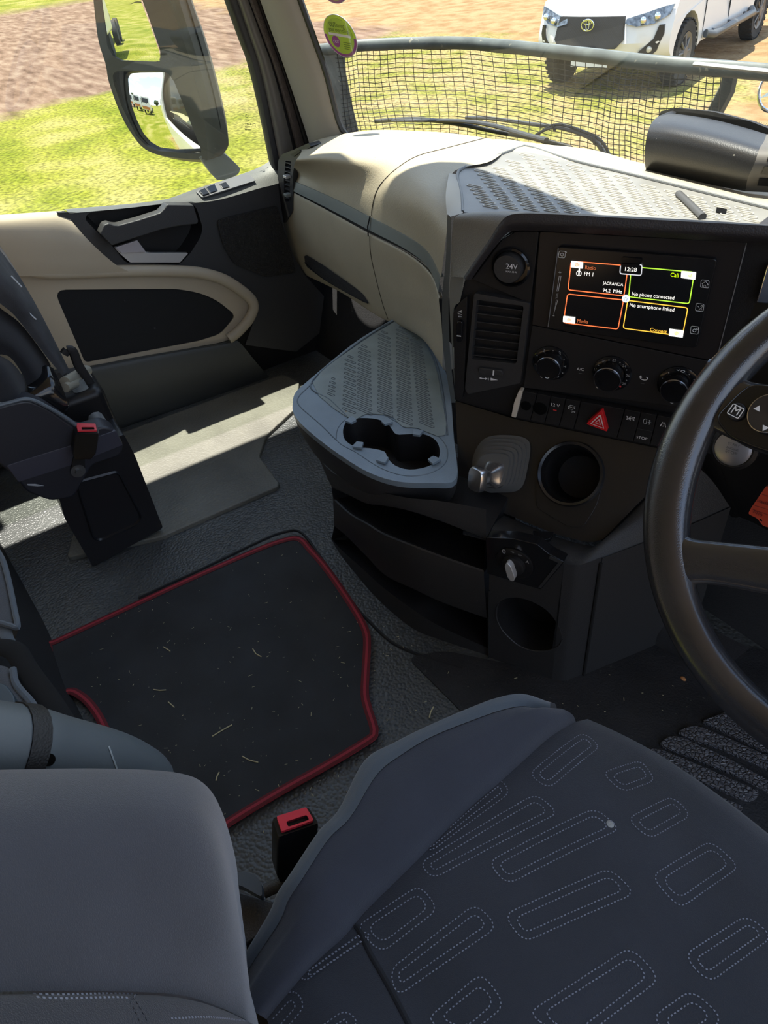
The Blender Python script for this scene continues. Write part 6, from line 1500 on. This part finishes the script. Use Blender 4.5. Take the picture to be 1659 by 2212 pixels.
# folded armrest beside the backrest
ar = ds_
ax_ = [W(u, v, x=-.385) for u, v in ((-160, 1628), (20, 1640), (100, 1650), (240, 1668), (320, 1690), (352, 1705))]
rd = [.052, .050, .047, .040, .030, .012]
g = G(); g.tube(chain(ax_, 30), [(chain([V((r_, 0, 0)) for r_ in rd], 30)[i].x * .7, chain([V((r_, 0, 0)) for r_ in rd], 30)[i].x * .8) for i in range(30)], 24); arm = g.build('armrest', mat('blue_grey_arm_plastic', (.075, .09, .10), .45, bump=('noise', 500, .0003, .3)), ar)
TA = bvh(arm)
g = G(); q = on(TA, 105, 1641, .0004); nq = (CAMP - q).normalized(); g.lathe(q + nq * .001, nq, [(.0042, -.004), (.0042, .0004), (0, .0004)], 16) if q else None; g.build('screw_hole', HOLE, ar)
g = G(); ln = [on(TA, u, v, .0003) for u, v in pxchain([(234, 1612), (244, 1640), (256, 1672)], 12)]; ln = [p for p in ln if p]; g.tube(ln, .0008, 5); g.build('shell_seam', mat('pale_seam', (.30, .34, .36), .5), ar)
g = G(); ri_ = range(3, 6); axc = chain(ax_, 30)
g.tube([axc[5], axc[6], axc[7]], [(.0365, .0415)] * 3, 24); g.build('hinge_joint', BLK, ds_)

# =====================================================================
# PASSENGER SEAT (tipped, seen at the left edge)
# =====================================================================
ps = thing('passenger_seat', V((-1.6, .05, 0)), 'black passenger seat with plastic side cover on a pedestal at the left edge', 'seat')
XP = -1.44
g = G(); base_px = [(108, 1010), (268, 938), (292, 985), (352, 1140), (212, 1240), (205, 1232), (140, 1120)]
bo = rnd([W(u, v, x=XP) for u, v in base_px], .006); bo = [V((p.x, p.y, max(p.z, .002))) for p in bo]
g.prism(bo, V((-.34, 0, 0))); g.build('pedestal', mat('black_pedestal', (.013, .0125, .014), .35), ps, bevel=.004)
rec = [(160, 1040), (255, 1015), (308, 1118), (298, 1132), (215, 1170), (200, 1165)]
g = G(); rw = rnd([W(u, v, x=XP + .002) for u, v in rec], .012); cR = sum(rw, V()) / len(rw); g.grid([[p for p in rw], [p + (cR - p) * .04 + V((.003, 0, 0)) for p in rw], [p + (cR - p) * .10 - V((.004, 0, 0)) for p in rw]], cu=True); k = len(rw); g.f.append([2 * k + i for i in range(k)]); g.build('pressed_recess', mat('black_pedestal', (0, 0, 0)), ps)
XC = -1.405
side = [(-40, 890), (20, 872), (60, 864), (100, 880), (180, 935), (225, 920), (250, 930), (268, 962), (262, 985), (200, 1005), (160, 1075), (110, 1083), (60, 1065), (30, 1030), (-40, 970)]
g = G(); g.prism(rnd([W(u, v, x=XC) for u, v in side], .012), V((-.05, 0, 0))); g.build('side_cover', mat('dark_blue_black_cover', (.022, .023, .030), .42), ps, bevel=.006, seg=3)
band = [(14, 1006), (80, 985), (160, 960), (250, 930), (266, 962), (170, 1000), (110, 1020), (40, 1042)]
g = G(); g.prism(rnd([W(u, v, x=XC + .002) for u, v in band], .004), V((-.01, 0, 0))); g.build('cover_band', mat('purple_grey_band', (.045, .045, .062), .45), ps, bevel=.002)
g = G(); g.tube(chain([W(u, v, x=XC + .001) for u, v in ((-40, 886), (20, 870), (60, 862), (100, 878), (150, 908), (182, 934))], 20), .004, 8); g.build('cover_edge', mat('blue_grey_edge', (.09, .11, .13), .4), ps)
g = G(); g.prism([W(u, v, x=XC + .003) for u, v in ((58, 1045), (76, 1045), (95, 1049), (80, 1050), (60, 1048))], V((.001, 0, 0))); g.build('scuff_mark', mat('pale_scuff', (.35, .37, .40), .5), ps)
PFB = mat('black_passenger_cloth', (.012, .0125, .016), .9, bump=('noise', 1200, .0006, .6), sheen=.08)
# tipped cushion and backrest
g = G()
cush = [[(-60, 740), (-60, 900), (-60, 960)], [(0, 768), (10, 850), (10, 880)], [(20, 778), (35, 830), (40, 868)], [(45, 812), (55, 850), (60, 872)]]
g.loft([[W(u, v, x=-1.50) for u, v in ((-60, 745), (0, 768), (30, 788), (52, 820), (60, 862))], [W(u, v, x=-1.44) for u, v in ((-60, 770), (-10, 785), (15, 805), (38, 840), (55, 868))], [W(u, v, x=-1.42) for u, v in ((-60, 860), (-20, 865), (10, 870), (30, 875), (50, 880))]], 20, 12); g.build('cushion', PFB, ps, ang=180)
bk = [[(-420, 180), (-60, 500), (0, 566), (35, 605), (80, 665), (110, 720), (140, 780), (150, 800)], [(-420, 230), (-60, 540), (0, 600), (40, 640), (80, 700), (110, 750), (135, 790), (143, 805)], [(-420, 290), (-60, 600), (0, 655), (30, 680), (70, 730), (100, 770), (125, 800), (135, 812)]]
g = G(); g.loft([[p + V((-.25, 0, .03)) for p in [W(u, v, x=-1.62) for u, v in bk[0]]], [W(u, v, x=-1.62) for u, v in bk[0]], [W(u, v, x=-1.54) for u, v in bk[1]], [W(u, v, x=-1.53) for u, v in bk[2]]], 24, 14); g.build('backrest_shell', mat('dark_worn_cloth', (.030, .030, .033), .9, bump=('noise', 700, .001, .6), var=(20, .3)), ps, ang=180)
bk2 = [[(-420, 290), (-60, 610), (0, 665), (45, 700), (95, 765), (110, 790)], [(-420, 380), (-60, 680), (0, 720), (40, 750), (80, 800), (90, 815)], [(-420, 500), (-60, 760), (0, 765), (25, 775), (52, 815), (62, 850)]]
g = G(); g.loft([[W(u, v, x=-1.56) for u, v in bk2[0]], [W(u, v, x=-1.50) for u, v in bk2[1]], [W(u, v, x=-1.50) for u, v in bk2[2]]], 20, 12); g.build('backrest_pad', PFB, ps, ang=180)
g = G()
for a, b in (((24, 596), (47, 620)), ((56, 670), (78, 690))): g.tube(WY([a, b], 0) if False else [W(*a, x=-1.54), W(*b, x=-1.54)], .0016, 5)
g.build('cloth_frays', mat('pale_thread', (.45, .47, .5), .9), ps)
# recliner mechanism, tube and strap
MET = mat('dusty_bare_metal', (.42, .40, .33), .4, metal=.6)
g = G(); g.tube(chain([W(u, v, x=-1.56) for u, v in ((138, 765), (146, 756), (158, 760), (170, 790), (195, 830), (222, 890), (242, 925))], 24), [(.006, .010)] * 24, 8, flat=V((0, 1, 0))); g.build('belt_guide', BLK, ps)
g = G(); g.tube([W(140, 826, x=-1.52), W(188, 800, x=-1.62)], .012, 16); g.tube([W(140, 838, x=-1.50), W(190, 815, x=-1.60)], .010, 16); g.build('cross_tube', MET, ps)
g = G(); g.tube([W(165, 826, x=-1.54), W(180, 850, x=-1.54), W(205, 900, x=-1.52), W(226, 930, x=-1.50)], [(.016, .004)] * 4, 8, flat=V((1, 0, 0))); g.build('frame_link', mat('painted_link', (.12, .13, .13), .4, var=(60, .4)), ps)
g = G(); g.loft([[W(u, v, x=-1.52) for u, v in ((60, 822), (95, 790), (115, 795))], [W(u, v, x=-1.47) for u, v in ((60, 850), (110, 830), (140, 850))], [W(u, v, x=-1.46) for u, v in ((62, 872), (110, 890), (148, 880))], [W(u, v, x=-1.47) for u, v in ((110, 885), (140, 905), (150, 860))]], 16, 14); g.build('recliner_cover', GLOSS, ps, ang=180)
g = G(); g.box(W(182, 905, x=-1.60), (.16, .12, .20)); g.build('seat_frame', BLK2, ps, bevel=.02)
g = G(); g.tube([W(200, 838, x=-1.55), W(218, 858, x=-1.55)], [(.010, .004)] * 2, 8); g.build('frame_clip', BLK, ps)
g = G(); g.lathe(W(168, 1016, x=XC + .004), V((1, 0, 0)), [(.015, 0), (.015, .004), (.0, .004)], 20); g.lathe(W(168, 1016, x=XC + .004), V((1, 0, 0)), [(.007, .004), (.007, .010), (0, .010)], 6); g.build('anchor_bolt', mat('steel_bolt', (.2, .2, .2), .35, metal=.8), ps)
g = G(); g.prism(rnd([W(u, v, x=XC + .003) for u, v in ((158, 985), (182, 985), (184, 1014), (180, 1026), (158, 1028), (152, 1014))], .004), V((.004, 0, 0))); g.build('anchor_plate', BLK, ps, bevel=.001)
zt_ = .385
bt_ = [W(161, 917, z=zt_), W(208, 918, z=zt_), W(212, 935, z=zt_), W(165, 936, z=zt_)]
cb = sum(bt_, V()) / 4
buckle(bt_, W(178, 985, x=cb.x + .01) - cb, 'black belt buckle with red top on the passenger seat side cover', None)

# =====================================================================
# BUNK BASE behind the seats (left edge) with grey cushions and a strap
# =====================================================================
bk_ = thing('bunk_base', V((-1.3, -.5, 0)), 'dark carpeted bunk base at the left edge behind the floor mat', 'bunk')
fx_ = [W(u, v, z=0) for u, v in ((-40, 1100), (60, 1280), (110, 1378), (150, 1490), (200, 1590), (260, 1680))]
fx_ = [V((p.x, p.y, 0)) for p in fx_]; tpx_ = [p + V((.0, -.05, .15)) for p in fx_]; tp2 = [p + V((.0, -.10, .20)) for p in fx_]
g = G(); g.loft([fx_, tpx_, tp2, [p + V((0, -.3, .2)) for p in fx_]], 30, 14); g.build('carpeted_front', RUBD, bk_, ang=180)
def band_(pts, pts2, z, m, name, dz=.03):
    a = [W(u, v, z=z) for u, v in pts]; b = [W(u, v, z=z - .01) for u, v in pts2]
    g = G(); g.loft([[p - V((0, .02, dz)) for p in b], b, [p.lerp(q, .5) + UP * .008 for p, q in zip(b, a)], a], 24, 12); return g.build(name, m, bk_, ang=180)
LG = mat('light_grey_blue_piping', (.09, .11, .13), .8, sheen=.3, bump=('noise', 700, .001, .5)); MG = mat('speckled_grey_cloth', (.075, .078, .085), .95, bump=('noise', 500, .0015, .8), sheen=.2)
band_([(-40, 1195), (-30, 1300), (-30, 1345), (-40, 1350)], [(0, 1200), (14, 1235), (30, 1300), (39, 1352)], .27, MG, 'cushion_corner')
g = G(); g.tube([W(u, v, z=.268) for u, v in pxchain([(-5, 1190), (8, 1215), (20, 1260), (32, 1320), (38, 1354), (24, 1352), (0, 1345)], 24)], .005, 8); g.build('piping', LG, bk_)
g = G(); g.tube([W(u, v, z=.262) for u, v in pxchain([(8, 1350), (16, 1380), (20, 1395), (-10, 1405)], 16)], [(.010, .002)] * 16, 8); g.build('grey_tab', LG, bk_)
g = G(); g.tube([W(u, v, z=.275) for u, v in pxchain([(-30, 1395), (30, 1405), (60, 1450), (110, 1520), (160, 1600), (200, 1660)], 24)], [(.017, .006)] * 24, 8, flat=UP); g.build('black_strap', mat('black_strap_cloth', (.006, .006, .006), .95), bk_)
band_([(-40, 1440), (-10, 1500), (20, 1560), (40, 1620)], [(20, 1445), (55, 1495), (75, 1540), (95, 1620)], .285, MG, 'lower_cushion')
g = G(); g.tube([W(u, v, z=.285) for u, v in pxchain([(28, 1445), (36, 1480), (70, 1520), (85, 1555), (94, 1600), (94, 1640)], 24)], .0055, 8); g.build('piping', LG, bk_)
g = G(); o_ = [W(u, v, z=.30) for u, v in ((-40, 1470), (10, 1475), (30, 1500), (48, 1600), (48, 1640), (-40, 1640))]; g.prism(rnd(o_, .01), V((0, 0, -.04))); g.build('plastic_flap', mat('blue_grey_flap', (.05, .07, .085), .4), bk_, bevel=.003)
